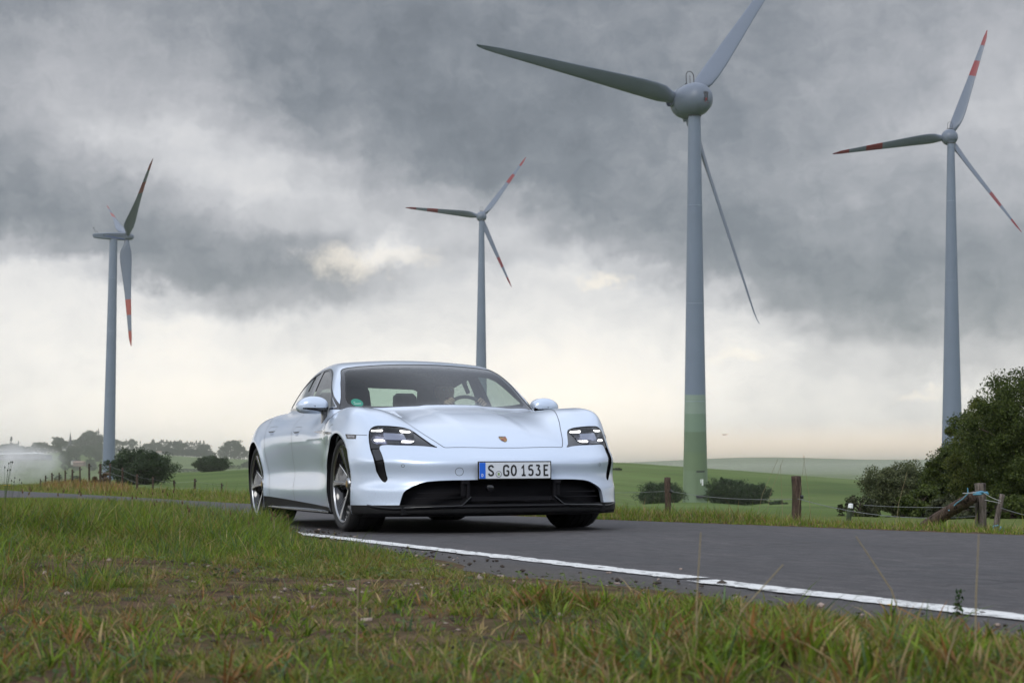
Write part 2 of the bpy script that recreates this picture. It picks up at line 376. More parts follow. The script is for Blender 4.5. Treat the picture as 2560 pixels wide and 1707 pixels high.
def extract(fn,lo,hi,h,proj=6,yz_only_half=True):
    """surface nets on grid, returns verts, quads (outward)"""
    n=[int(np.ceil((hi[i]-lo[i])/h))+1 for i in range(3)]
    ax=[lo[i]+h*np.arange(n[i]) for i in range(3)]
    V=np.empty(n,np.float32)
    # coarse-to-fine: evaluate on every 4th, refine only near surface
    V[:]=np.nan
    c=4
    # pad coarse
    idx=[np.unique(np.append(np.arange(0,n[i],c),n[i]-1)) for i in range(3)]
    X,Y,Z=np.meshgrid(ax[0][idx[0]],ax[1][idx[1]],ax[2][idx[2]],indexing='ij')
    C=fn(np.stack([X.ravel(),Y.ravel(),Z.ravel()],1)).reshape(X.shape)
    near=np.abs(C)<h*c*2.2
    m=np.zeros(n,bool)
    for a in range(3): pass
    ii=np.argwhere(near)
    sgn=np.where(C>0,1.,-1.)
    # fill default sign by nearest coarse
    r=[np.clip(np.searchsorted(idx[i],np.arange(n[i]),side='right')-1,0,len(idx[i])-1) for i in range(3)]
    V[:]=sgn[np.ix_(*r)]
    for (i,j,k) in ii:
        m[max(idx[0][i]-c,0):idx[0][i]+c+1,max(idx[1][j]-c,0):idx[1][j]+c+1,max(idx[2][k]-c,0):idx[2][k]+c+1]=True
    pts=np.argwhere(m)
    out=np.empty(len(pts),np.float32)
    for s in range(0,len(pts),400000):
        q=pts[s:s+400000]
        out[s:s+400000]=fn(np.stack([ax[0][q[:,0]],ax[1][q[:,1]],ax[2][q[:,2]]],1))
    V[m]=out
    S=V>0
    cell=np.zeros([k-1 for k in n],np.int8)
    for dx in (0,1):
        for dy in (0,1):
            for dz in (0,1):
                cell+=S[dx:n[0]-1+dx,dy:n[1]-1+dy,dz:n[2]-1+dz]
    act=(cell>0)&(cell<8)
    ids=-np.ones(act.shape,int); ca=np.argwhere(act); ids[act]=np.arange(len(ca))
    # vertex = avg of edge crossings
    acc=np.zeros((len(ca),3)); cnt=np.zeros(len(ca))
    for a in range(3):
        o1,o2=[b for b in range(3) if b!=a]
        for p in (0,1):
            for q in (0,1):
                A=ca.copy(); A[:,o1]+=p; A[:,o2]+=q; B=A.copy(); B[:,a]+=1
                va=V[A[:,0],A[:,1],A[:,2]]; vb=V[B[:,0],B[:,1],B[:,2]]
                k=(va>0)!=(vb>0); t=np.where(k,va/(np.where(va==vb,1,va-vb)),0)
                P=A.astype(float); P[:,a]+=t
                acc[k]+=P[k]; cnt[k]+=1
    v=acc/cnt[:,None]*h+np.array(lo)
    quads=[]
    for a in range(3):
        o1,o2=[b for b in range(3) if b!=a]
        sl=[slice(None)]*3; s2=[slice(None)]*3
        sl[a]=slice(0,n[a]-1); s2[a]=slice(1,n[a])
        ch=S[tuple(sl)]!=S[tuple(s2)]
        e=np.argwhere(ch); e=e[(e[:,o1]>0)&(e[:,o2]>0)&(e[:,o1]<n[o1]-1)&(e[:,o2]<n[o2]-1)]
        pos=S[e[:,0],e[:,1],e[:,2]]
        def cid(d1,d2):
            g=e.copy(); g[:,o1]-=d1; g[:,o2]-=d2; return ids[g[:,0],g[:,1],g[:,2]]
        q=np.stack([cid(1,1),cid(0,1),cid(0,0),cid(1,0)],1)
        flip=pos if a!=1 else ~pos
        q[flip]=q[flip][:,::-1]
        quads.append(q)
    quads=np.concatenate(quads)
    for _ in range(proj):
        f=fn(v); g=grad_of(fn,v); v=v-g*(f/np.maximum((g*g).sum(1),.05))[:,None]*.9
    return v,quads
# ---- mesh cutting tools
def tri_of(q): return np.concatenate([q[:, [0, 1, 2]], q[:, [0, 2, 3]]])
class Sh:
    """triangle shell with normals"""
    def __init__(s, V, N, T): s.V, s.N, s.T = V, N, T
    def compact(s):
        u, inv = np.unique(s.T, return_inverse=True); return Sh(s.V[u], s.N[u], inv.reshape(-1, 3))
    def cut(s, g, tol=4e-4):
        """split along g=0 -> inside (g<0), outside, segments (pairs of points+normals)"""
        g = np.where(np.abs(g) < tol, np.where(g < 0, -tol, tol), g)
        sg = g < 0; ts = sg[s.T]; k = ts.sum(1)
        ins = [s.T[k == 3]]; outs = [s.T[k == 0]]
        V, N = [s.V], [s.N]; n = len(s.V); seg = np.zeros((0, 2), int)
        for kk, dst1, dst2 in ((1, ins, outs), (2, outs, ins)):
            T = s.T[k == kk]
            if not len(T): continue
            m = ts[k == kk] if kk == 1 else ~ts[k == kk]
            r = m.argmax(1); i = np.arange(len(T))
            A, B, C = T[i, r], T[i, (r+1) % 3], T[i, (r+2) % 3]
            def mid(a, b):
                nonlocal n
                lo, hi = np.minimum(a, b), np.maximum(a, b); key = lo.astype(np.int64)*(10**8)+hi
                u, ix, inv = np.unique(key, return_index=True, return_inverse=True)
                l, h = lo[ix], hi[ix]; t = (g[l]/(g[l]-g[h]))[:, None]
                V.append(s.V[l]*(1-t)+s.V[h]*t); nn = s.N[l]*(1-t)+s.N[h]*t; N.append(nn/np.linalg.norm(nn, axis=1)[:, None])
                r_ = n+inv.ravel(); n += len(u); return r_
            lo = np.concatenate([A, A]); hi = np.concatenate([B, C]); mm = mid(lo, hi); P, Q = mm[:len(A)], mm[len(A):]
            dst1.append(np.stack([A, P, Q], 1)); dst2.append(np.stack([P, B, C], 1)); dst2.append(np.stack([P, C, Q], 1))
            seg = np.concatenate([seg, np.stack([P, Q], 1)])
        V, N = np.concatenate(V), np.concatenate(N)
        # merge duplicated cut points (made once per pass)
        i = Sh(V, N, np.concatenate(ins)); o = Sh(V, N, np.concatenate(outs))
        sg = (V[seg[:, 0]], V[seg[:, 1]], N[seg[:, 0]], N[seg[:, 1]]) if len(seg) else None
        return i.compact(), o.compact(), sg
    def off(s, d): return Sh(s.V+s.N*d, s.N, s.T)
    def flip(s): return Sh(s.V, -s.N, s.T[:, ::-1])
    def obj(s, name, m, parent): return mesh_np(name, s.V, s.T, m, parent, N=s.N)
def join_seg(*ss):
    ss = [x for x in ss if x is not None]; return tuple(np.concatenate([x[i] for x in ss]) for i in range(4))
def sel(seg, mask_fn):
    m = mask_fn((seg[0]+seg[1])/2); return tuple(x[m] for x in seg)
def wall(acc, seg, d, vec=None, mi=0, lift=0.0):
    a, b, na, nb = seg; n = len(a)
    if vec is None: va, vb = -na*d, -nb*d
    else: va = vb = np.broadcast_to(np.array(vec)*d, a.shape)
    V = np.concatenate([a+na*lift, b+nb*lift, b+vb, a+va]); i = np.arange(n)
    acc.add(V, np.stack([i, i+n, i+2*n, i+3*n], 1), mi)
def ribbon(acc, seg, w, lift=.0008, mi=0):
    a, b, na, nb = seg; t = b-a; L = np.linalg.norm(t, axis=1); ok = L > 1e-7
    a, b, na, nb, t, L = a[ok], b[ok], na[ok], nb[ok], t[ok], L[ok]; t /= L[:, None]
    p = np.cross((na+nb)/2, t); p /= np.linalg.norm(p, axis=1)[:, None]
    e = t*np.minimum(w*.3, .001)
    V = np.concatenate([a-e-p*w/2+na*lift, b+e-p*w/2+nb*lift, b+e+p*w/2+nb*lift, a-e+p*w/2+na*lift]); n = len(a); i = np.arange(n)
    acc.add(V, np.stack([i, i+n, i+2*n, i+3*n], 1), mi)
def psdf(P, poly):
    """signed distance (2-D) to polygon, negative inside"""
    poly = np.asarray(poly, float); d = np.full(len(P), 1e9); ins = np.zeros(len(P), bool)
    for a, b in zip(poly, np.roll(poly, -1, 0)):
        e = b-a; w = P-a; t = np.clip((w@e)/(e@e+1e-12), 0, 1)
        d = np.minimum(d, ((w-t[:, None]*e)**2).sum(1))
        c = ((a[1] <= P[:, 1]) & (b[1] > P[:, 1])) | ((b[1] <= P[:, 1]) & (a[1] > P[:, 1]))
        x = a[0]+(P[:, 1]-a[1])*(e[0])/(e[1] if abs(e[1]) > 1e-12 else 1e-12)
        ins ^= c & (P[:, 0] < x)
    d = np.sqrt(d); return np.where(ins, -d, d)
def smooth_poly(p, n=3):
    """Catmull-Rom refine of a closed outline"""
    p = np.asarray(p, float); out = []
    m = len(p)
    for i in range(m):
        a, b, c, d = p[i-1], p[i], p[(i+1) % m], p[(i+2) % m]
        for k in range(n):
            t = k/n; out.append(.5*((2*b)+(-a+c)*t+(2*a-5*b+4*c-d)*t*t+(-a+3*b-3*c+d)*t**3))
    return np.array(out)
# ---- car materials
M = {}
def car_mats():
    m = mat('car_paint', (.56, .64, .775), .34, coat=1.0, spec=.45); M['paint'] = m
    t = NT(m.node_tree); co = t.n('ShaderNodeTexCoord').outputs['Object']; b = m.node_tree.nodes['Principled BSDF']
    fl = t.n('ShaderNodeTexVoronoi', ins=dict(Vector=co, Scale=900.0)).outputs['Color']
    sp = t.n('ShaderNodeSeparateColor', ins={0: fl}).outputs[0]
    zz = t.n('ShaderNodeSeparateXYZ', ins={0: co}).outputs[2]; dn = t.noise(co, 5.0, 6, .65); df = t.noise(co, 90.0, 3, .7)
    dirt = t.m('MULTIPLY', t.m('MULTIPLY', t.m('SUBTRACT', 1.0, t.sm(t.m('ADD', zz, t.m('MULTIPLY', t.m('SUBTRACT', dn, .5), -.35)), .16, .46)), t.sm(df, .30, .8)), .16)
    m.node_tree.links.new(t.mix(dirt, t.ramp(sp, [(0, (.505, .585, .72)), (1, (.535, .615, .75))]), (.16, .145, .13)), b.inputs['Base Color'])
    m.node_tree.links.new(t.m('ADD', .02, t.m('MULTIPLY', dirt, .5)), b.inputs['Coat Roughness'])
    b.inputs['Metallic'].default_value = .25; b.inputs['Roughness'].default_value = .30
    M['void'] = mat('intake_black', (.0065, .006, .008), .75, spec=.18)
    M['black'] = mat('black_plastic', (.006, .006, .007), .6, var=.2, vscale=30, spec=.22)
    M['gloss'] = mat('black_gloss', (.006, .006, .008), .14, coat=.35)
    M['rubber'] = mat('tyre_rubber', (.018, .018, .019), .72, var=.25, vscale=12, bump=.15, bscale=160)
    M['silver'] = mat('polished_alloy', (.38, .39, .41), .28, metal=1.0)
    M['disc'] = mat('brake_steel', (.42, .41, .40), .35, metal=1.0, var=.2, vscale=40)
    M['caliper'] = mat('caliper_paint', (.10, .10, .11), .35, coat=.5)
    M['chrome'] = mat('chrome', (.62, .64, .70), .12, metal=1.0)
    M['proj'] = mat('projector_glass', (.30, .31, .37), .18, metal=1.0)
    M['reflector'] = mat('lamp_reflector', (.32, .32, .40), .25, metal=.9, var=.3, vscale=30)
    M['trim'] = mat('interior_dark', (.028, .026, .027), .75, var=.15, vscale=25)
    M['leather'] = mat('leather', (.035, .032, .032), .55, bump=.1, bscale=300)
    M['led'] = mat('led_light', (1, 1, 1), .3, emit=(1, .97, .90), estr=4.0)
    M['led_dim'] = mat('led_housing', (.35, .35, .36), .15, metal=.6)
    M['glass'] = glass('window_glass', (.62, .74, .69), .01, .95)
    M['privacy'] = glass('side_glass', (.52, .58, .56), .01, 1.5)
    M['lens'] = glass('lamp_lens', (.93, .94, .96), .02, .9)
    M['frit'] = mat('windscreen_frit', (.012, .012, .015), .15, coat=.3)
    M['plate'] = mat('plate_white', (.62, .65, .70), .35, coat=.3)
    M['blue'] = mat('plate_blue', (.01, .12, .62), .35, coat=.3)
    M['ink'] = mat('plate_ink', (.012, .012, .014), .4)
    M['whiteink'] = mat('white_ink', (.8, .8, .8), .4)
    M['gold'] = mat('crest_gold', (.34, .20, .07), .35, metal=.7)
    M['red'] = mat('crest_red', (.28, .03, .02), .3, coat=.4)
    M['teal'] = mat('sticker_green', (.0, .34, .26), .4)
    M['skin'] = mat('skin', (.50, .30, .22), .5, var=.08, vscale=20)
    M['hair'] = mat('hair', (.04, .025, .015), .6, bump=.4, bscale=200)
    M['shirt'] = mat('shirt_fabric', (.035, .045, .07), .85, var=.2, vscale=40)
    M['amber'] = mat('side_marker', (.16, .16, .19), .15, coat=1)
    M['satin'] = mat('satin_black', (.007, .007, .009), .36, spec=.3)
    M['cup_shade'] = mat('paint_recess_shade', (.25, .30, .40), .4, coat=.4)  # body paint darkened to stand in for shade inside the handle cup
    M['blade'] = mat('aero_blade_black', (.03, .03, .034), .16, coat=1.0, metal=.3)
    M['mirror'] = mat('mirror_glass', (.8, .82, .85), .02, metal=1)
    M['silverfrit'] = mat('green_seal', (.25, .34, .16), .5)
car_mats()
HEAD = [(.879, .703), (.867, .722), (.847, .736), (.823, .741), (.756, .740), (.691, .735), (.639, .728), (.598, .715), (.575, .695), (.545, .654), (.509, .607), (.481, .586), (.463, .5795), (.480, .5815), (.517, .590), (.56, .595), (.619, .599), (.737, .603), (.80, .607), (.826, .605), (.839, .597), (.845, .576), (.841, .55), (.839, .512), (.831, .455), (.819, .399), (.813, .374), (.816, .361), (.829, .348), (.843, .36), (.856, .384), (.874, .428), (.888, .494), (.892, .571), (.890, .629), (.886, .671)]
LENS = [(.872, .705), (.862, .720), (.826, .729), (.786, .7295), (.677, .7245), (.600, .712), (.585, .697), (.598, .664), (.604, .632), (.640, .612), (.70, .6085), (.855, .612), (.872, .622), (.880, .645), (.880, .680)]
LEDS = [[(.869, .7135), (.792, .7185), (.806, .7055), (.869, .7045)], [(.681, .7135), (.604, .7075), (.594, .6985), (.674, .699)], [(.874, .6465), (.812, .6475), (.797, .6345), (.858, .6345)], [(.693, .6395), (.606, .6365), (.634, .6265), (.705, .6275)]]
WS = [(-.663, 1.209), (-.650, 1.228), (-.632, 1.241), (-.601, 1.251), (-.494, 1.266), (-.306, 1.2795), (-.15, 1.2855), (0, 1.287)]
WS = WS+[(-x, z) for x, z in WS[-2::-1]]+[(.707, 1.113), (.746, .998), (.79, .90), (.83, .80), (-.83, .80), (-.79, .90), (-.746, .998), (-.707, 1.113)]
WSI = [(-.650, 1.180), (-.645, 1.200), (-.628, 1.218), (-.60, 1.229), (-.45, 1.240), (-.25, 1.250), (0, 1.255)]
WSI = WSI+[(-x, z) for x, z in WSI[-2::-1]]+[(.700, 1.05), (.722, .975), (.715, .945), (.68, .928), (.5, .922), (.3, .915), (0, .90), (-.3, .915), (-.5, .922), (-.68, .928), (-.715, .945), (-.722, .975), (-.700, 1.05)]
RW = [(-.40, 1.188), (0, 1.200), (.40, 1.188), (.485, 1.165), (.545, 1.06), (.56, 1.01), (.52, .978), (0, .970), (-.52, .978), (-.56, 1.01), (-.545, 1.06), (-.485, 1.165)]
DLO = [(2.90, 1.000), (2.80, 1.045), (2.66, 1.100), (2.48, 1.153), (2.288, 1.197), (2.057, 1.235), (1.806, 1.262), (1.60, 1.268), (1.45, 1.256), (1.351, 1.237), (1.255, 1.208), (1.17, 1.165), (1.031, 1.085), (.833, .990), (.72, .930), (.69, .905), (.74, .902), (1.2, .916), (1.8, .935), (2.387, .958), (2.75, .972), (2.90, .982)]
INT = [(0, .362), (.259, .361), (.40, .360), (.497, .358), (.578, .352), (.625, .342), (.675, .320), (.713, .298), (.732, .278), (.744, .239), (.758, .183), (0, .183)]
def build_car():
    car = thing('car', 'pale ice blue four-door sports sedan with its lights on, on the road', 'car')
    v, q = extract(F, (-1.08, -1.104, .084), (1.08, 4.104, 1.404), .012)
    n = grad_of(F, v); n /= np.linalg.norm(n, axis=1)[:, None]+1e-9
    S = Sh(v, n, tri_of(q))
    def XZ(s): return np.stack([np.abs(s.V[:, 0]), s.V[:, 2]], 1)
    def XZs(s): return s.V[:, [0, 2]]
    def YZ(s): return s.V[:, [1, 2]]
    gap = Acc(); seal = Acc(); lip = Acc()
    # wheel arches
    arch_seg = []
    for cy in (0, 2.9):
        g = np.sqrt((S.V[:, 1]-cy)**2+(S.V[:, 2]-.335)**2)-.372
        g = np.maximum(g, .55-np.abs(S.V[:, 0]))
        _, S, sg = S.cut(g); arch_seg.append(sel(sg, lambda P: np.abs(P[:, 0]) > .6))
    # black lower cladding
    zl = np.interp(S.V[:, 1], [-1.1, -.3, .25, .3, 2.4, 2.6, 3.2, 3.3, 4.2], [.194, .194, .194, .165, .235, .24, .26, .34, .34])
    low, S, sg = S.cut(S.V[:, 2]-zl)
    wall(lip, sg, .015)
    low.obj('lower_cladding', M['black'], car)
    # intake mouth
    hole, S, sg = S.cut(np.maximum(psdf(XZ(S), smooth_poly(INT, 3) if False else INT), S.V[:, 1]+.3)); wall(lip, sg, .05, (0, 1, 0))
    intake_seg = sg; deep = hole
    # lamps
    hd, S, sg = S.cut(np.maximum(psdf(XZ(S), HEAD), S.V[:, 1]+.2)); lampedge = Acc(); wall(lampedge, sg, .03, (0, 1, 0)); ribbon(lampedge, sg, .004, .0006); lampedge.obj('lamp_edge', M['gloss'], car, smooth=False)
    # windscreen
    g = np.maximum(psdf(XZs(S), WS), S.V[:, 1]-2.0); g = np.maximum(g, .014-body(S.V[:, 0], S.V[:, 1], S.V[:, 2]))
    ws, S, sg = S.cut(g); wall(seal, sg, .030); ribbon(gap, sg, .004)
    wi, wo, _ = ws.cut(psdf(XZs(ws), WSI))
    # rear window
    g = np.maximum(psdf(XZs(S), RW), 2.1-S.V[:, 1]); rw, S, sg = S.cut(g); wall(seal, sg, .028); ribbon(gap, sg, .006)
    # side glass
    g = np.maximum(psdf(YZ(S), smooth_poly(DLO, 3)), .4-np.abs(S.V[:, 0])); g = np.maximum(g, S.V[:, 1]-3.1)
    sd, S, sg = S.cut(g); wall(seal, sg, .030)
    S.body_keep = None
    # hood: outline seen from the front
    HO = np.array([(x, -.843+.33*x*x) for x in np.linspace(0, .425, 12)]+[(.440, -.772), (.460, -.728), (.490, -.65), (.520, -.56), (.549, -.47), (.582, -.374), (.625, -.224), (.662, -.085), (.703, .085), (.732, .25), (.745, .42), (.74, .60), (.70, .9), (0, .9), (-.1, 0)])
    g = np.maximum(psdf(np.stack([np.abs(S.V[:, 0]), S.V[:, 1]], 1), HO), .55-S.V[:, 2]); g = np.maximum(g, green(S.V[:, 0], S.V[:, 1], S.V[:, 2])*-1-.2)
    hood, S, sg = S.cut(g); hood.obj('hood', M['paint'], car); ribbon(gap, sg, .0048, .0010)
    # doors
    FD = np.array([(.42, .30), (.41, .17), (1.535, .2), (1.605, .391), (1.636, .514), (1.62, .68), (1.675, .762), (1.70, .82), (1.72, .93), (1.70, 1.32), (.50, 1.32), (.60, .87), (.52, .80), (.44, .70), (.42, .5)])
    RD = np.array([(1.5352, .2), (1.6052, .391), (1.6362, .514), (1.6202, .68), (1.6752, .762), (1.7002, .82), (1.7202, .93), (1.7002, 1.32), (2.95, 1.32), (2.86, .96), (2.62, .86), (2.52, .72), (2.46, .55), (2.40, .40), (2.36, .2)])
    doors = []
    for side in (-1, 1):
        for nm, poly in (('front_door', FD), ('rear_door', RD)):
            g = np.maximum(psdf(YZ(S), poly), .35-side*S.V[:, 0]); g = np.maximum(g, green(S.V[:, 0], S.V[:, 1], S.V[:, 2])*0+S.V[:, 2]-.91-.02*np.clip(S.V[:, 1]-.7, 0, 2.2))
            d, S, sg = S.cut(g); o = d.obj(nm, M['paint'], car); ribbon(gap, sel(sg, lambda P: P[:, 2] < .90), .0042, .0010); doors.append((o, d, side, nm))
    S.obj('body', M['paint'], car)
    # ------- inner lining (offset copy of the roof, pillars and flanks)
    g = np.maximum(.36-S.V[:, 1], S.V[:, 1]-3.9); g = np.maximum(g, .42-S.V[:, 2]); L, _, _ = S.cut(g)
    L.off(-.030).flip().obj('roof_lining', M['trim'], car)
    acc = Acc()
    for _, d, side, nm in doors: acc.add(d.off(-.035).V, d.T[:, ::-1])
    acc.obj('door_lining', M['trim'], car)
    # ------- glass
    wi.off(-.002).obj('windscreen', M['glass'], car); wo.off(-.002).obj('windscreen_border', M['frit'], car)
    rw.off(-.002).obj('rear_window', M['glass'], car)
    for side in (-1, 1):
        one, _, _ = sd.cut(-side*sd.V[:, 0])
        p = psdf(YZ(one), smooth_poly(DLO, 3)); inner, ring, sg = one.cut(p+.016)
        ring.off(.001).obj('window_trim', M['gloss'], car); 
        chrome = Acc(); ribbon(chrome, sel(sg, lambda P: P[:, 2] > 0), .005, .0022); chrome.obj('window_strip', M['chrome'], car, smooth=False)
        BP = [(1.615, .85), (1.715, 1.45), (1.755, 1.45), (1.82, .85)]; pil, panes, _ = inner.cut(psdf(YZ(inner), BP)); pil.off(.001).obj('pillar_trim', M['amber'], car)
        f, r, _ = panes.cut(panes.V[:, 1]-1.68); f.off(-.003).obj('front_side_window', M['privacy'], car)
        r.off(-.003).obj('rear_side_window', M['privacy'], car)
        a = Acc(); pi = psdf(YZ(one), smooth_poly(DLO, 3)); wd = np.interp(one.V[:, 1], [.7, 1.1, 1.5, 2.6, 2.9], [.085, .055, .045, .045, .09])
        rn, _, _ = one.cut(-(pi+wd)); a.add(rn.off(-.022).V, rn.T[:, ::-1]); bp2, _, _ = one.cut(psdf(YZ(one), [(1.60, .85), (1.69, 1.5), (1.77, 1.5), (1.86, .85)])); a.add(bp2.off(-.04).V, bp2.T[:, ::-1]); a.obj('pillar_lining', M['trim'], car)
    # ------- head lamps
    for side in (-1, 1):
        h, _, _ = hd.cut(-side*hd.V[:, 0]); 
        lens, rest, sg = h.cut(psdf(XZ(h), LENS))
        hl = lens.off(.0015).obj('headlight', M['lens'], car); hl['label'] = 'headlight with four lit daytime bars'
        up, duct, sgd = rest.cut(.585-rest.V[:, 2]+0*rest.V[:, 0])
        up.off(-.004).obj('headlight_surround', M['gloss'], hl)
        w = Acc(); wall(w, sg, .045); w.obj('housing_wall', M['gloss'], hl)
        # vertical air duct: gloss upper blade and deep channel
        d1, d2, sg2 = duct.cut(.505-.2*(np.abs(duct.V[:, 0])-.86)-duct.V[:, 2]); d1.off(-.010).obj('air_duct_panel', M['gloss'], car)
        dd = Sh(d2.V+np.array([0, .030, 0]), d2.N, d2.T); dd.obj('air_duct', M['black'], car)
        w = Acc(); bd = np.abs(psdf(np.stack([np.abs((hd.V)[:, 0]), hd.V[:, 2]], 1), HEAD))
        # housing back plate with reflector bowls
        back = lens.off(-.040); back.obj('reflector', M['reflector'], hl)
        in2, _, _ = lens.cut(psdf(XZ(lens), [(.80, .700), (.66, .694), (.655, .648), (.805, .652)]))
        in2.off(-.014).obj('projector_module', M['proj'], hl)
        lo2, _, _ = lens.cut(psdf(XZ(lens), [(.795, .640), (.71, .638), (.725, .612), (.79, .612)])); lo2.off(-.010).obj('lamp_module', M['gloss'], hl)
        for L4 in LEDS:
            c4 = np.mean(L4, 0); big = [tuple(c4+(np.array(p)-c4)*np.array([1.06, 1.25])) for p in L4]
            fr, _, _ = lens.cut(psdf(XZ(lens), big)); fr.off(-.010).obj('light_frame', M['led_dim'], hl)
            li, _, _ = lens.cut(psdf(XZ(lens), L4)); li.off(-.006).obj('daytime_light', M['led'], hl)
        for zz in (.6095, .7275):
            st, _, _ = lens.cut(np.abs(lens.V[:, 2]-zz+.00*lens.V[:, 0])-.0018); st.off(-.003).obj('chrome_line', M['chrome'], hl)
    # ------- front intake
    dp = Sh(deep.V+np.array([0, .12, 0]), deep.N, deep.T); dp.obj('intake_back', M['void'], car)
    sl = Acc()
    for k in range(13):
        z = .205+.0125*k
        a, _, sg = deep.cut(np.abs(deep.V[:, 2]-z)-.0022); a = a.off(0); V = a.V+np.array([0, .055, 0]); m = np.abs(V[a.T].mean(1)[:, 0]) < .30
        if m.any(): sl.add(V, a.T[m])
    sl.obj('grille', M['void'], car)
    bm = bmesh.new()
    for s in (-1, 1):
        box(bm, (s*.315, -.905, .285), (.022, .06, .15), bev=.004); box(bm, (s*.345, -.905, .30), (.03, .03, .10), bev=.004); box(bm, (s*.335, -.925, .345), (.05, .03, .028), bev=.004)
        box(bm, (s*.50, -.85, .275), (.30, .02, .006)); box(bm, (s*.50, -.84, .24), (.34, .02, .006))
    box(bm, (0, -.925, .222), (.60, .05, .008)); box(bm, (0, -.915, .235), (.60, .02, .020))
    bm_obj('intake_frame', bm, M['void'], car)
    bm = bmesh.new(); lathe(bm, [(-.005, .0), (-.005, .016), (.0, .024), (.03, .026)], 'Y', 24, c=(-.165, -.955, .305)); bm_obj('radar_sensor', bm, M['gloss'], car, smooth=True)
    # lower splitter: shelf following the bumper plan, with a raised edge line
    xs = np.linspace(-.93, .93, 75); A = Acc()
    def fy(x, z): return float(fascia(np.array([x]), np.array([z]))[0])
    prof = []
    for x in xs:
        y = fy(x, .17); e = max(0, (abs(x)-.89)/.04); up = np.interp(abs(x), [0, .30, .372, .62, .80, .88, .93], [.186, .186, .186, .178, .174, .184, .197])
        o = .016*(1-.9*e)
        prof.append([(x, y+.05, up+.012), (x, y-o+.010, up+.003), (x, y-o, up), (x, y-o+.002, up-.008), (x, y-o+.012, up-.012), (x, y+.03-.0*o, .118), (x, y+.16, .112)])
    prof = np.array(prof); n, k = prof.shape[:2]; V = prof.reshape(-1, 3); Fq = [(i*k+j, i*k+j+1, (i+1)*k+j+1, (i+1)*k+j) for i in range(n-1) for j in range(k-1)]
    mesh_np('front_splitter', V, np.array(Fq), M['satin'], car)
    # air blades that frame the side intakes
    for s in (-1, 1):
        P = [(s*.304, -.950, .246), (s*.372, -.962, .188), (s*.43, -.955, .1835), (s*.62, -.885, .180), (s*.74, -.79, .178)]
        A = Acc(); A.tube(P, [.0045]*5, 6); A.obj('intake_blade', M['gloss'], car)
        Vv = np.array([P[0], P[1], (s*.372, -.87, .20), (s*.304, -.87, .258)]); mesh_np('intake_blade', Vv, np.array([(0, 1, 2, 3)]), M['black'], car)
    # side skirt blades
    for s in (-1, 1):
        ys = np.linspace(.40, 2.42, 30); pr = []
        for y in ys:
            zb = .118+.020*(y-.4)/2; w = .925+.022*math.sin((y-.4)/2.02*math.pi)+.012
            pr.append([(s*(w-.07), y, zb+.055), (s*(w-.01), y, zb+.030), (s*(w+.014), y, zb+.018), (s*(w+.016), y, zb+.008), (s*(w-.01), y, zb), (s*(w-.25), y, zb-.004)])
        pr = np.array(pr); n, k = pr.shape[:2]; Fq = [(i*k+j, i*k+j+1, (i+1)*k+j+1, (i+1)*k+j) for i in range(n-1) for j in range(k-1)]
        mesh_np('side_skirt', pr.reshape(-1, 3), np.array(Fq), M['gloss'], car)
        A = Acc(); A.tube([(s*.955, .55, .1365), (s*.958, 1.4, .146), (s*.955, 2.25, .156)], [.0035]*3, 6); A.obj('skirt_strip', M['silver'], car)
    # panel gaps, seals, lips
    gap.obj('panel_gap', M['ink'], car, smooth=False); seal.obj('window_seal', M['black'], car, smooth=False); lip.obj('opening_edge', M['paint'], car, smooth=False)
    # arch edges and liners
    A = Acc(); 
    for sg in arch_seg:
        wall(A, sg, .05); 
    A.obj('arch_edge', M['black'], car, smooth=False)
    A = Acc(); 
    for sg in arch_seg: ribbon(A, sg, .007, .0007)
    A.obj('arch_lip', M['paint'], car, smooth=False)
    for cy in (0, 2.9):
        for s in (-1, 1):
            bm = bmesh.new(); r = .380; rows = []
            for x in (.93, .62):
                rows.append([bm.verts.new((s*x, cy+r*math.cos(a), .335+r*math.sin(a))) for a in np.linspace(-.55, math.pi+.55, 40)])
            for i in range(39): bm.faces.new((rows[0][i], rows[0][i+1], rows[1][i+1], rows[1][i]))
            bm.faces.new(rows[1]); bm_obj('wheel_liner', bm, M['black'], car)
    # underbody
    bm = bmesh.new(); box(bm, (0, 1.5, .165), (1.24, 4.4, .07)); box(bm, (0, -.55, .16), (1.5, .5, .06)); bm_obj('underbody', bm, M['black'], car)
    # ------- surface details placed on the shell
    def on(x, y, z, ax):
        """slide a point along axis ax onto the shell"""
        p = np.array([x, y, z], float); d = np.zeros(3); d[ax] = 1e-3
        for _ in range(25):
            f = F(p[None])[0]; g = (F((p+d)[None])[0]-F((p-d)[None])[0])/2e-3
            if abs(g) < .05: break
            p[ax] -= np.clip(f/g, -.03, .03)
        nn = grad_of(F, p[None])[0]; return p, nn/np.linalg.norm(nn)
    def patch(name, pts, ax, m, parent, lift=.0015, dome=0.0):
        """flat outline (two coordinates) laid on the shell as a fan"""
        P = []; 
        for p in pts: P.append(on(*p, ax))
        c = np.mean([p for p in pts], 0); cp, cn = on(*c, ax)
        V = np.array([p+nn*lift for p, nn in P]+[cp+cn*(lift+dome)]); k = len(pts); 
        return mesh_np(name, V, np.array([(i, (i+1) % k, k) for i in range(k)]), m, parent, smooth=False)
    def circle_line(name, x, z, r, m):
        P = [on(x+r*math.cos(a), -.9, z+r*math.sin(a), 1) for a in np.linspace(0, 2*math.pi, 25)]
        seg = (np.array([p for p, _ in P[:-1]]), np.array([p for p, _ in P[1:]]), np.array([q for _, q in P[:-1]]), np.array([q for _, q in P[1:]]))
        A = Acc(); ribbon(A, seg, .0028, .0008); A.obj(name, m, car, smooth=False)
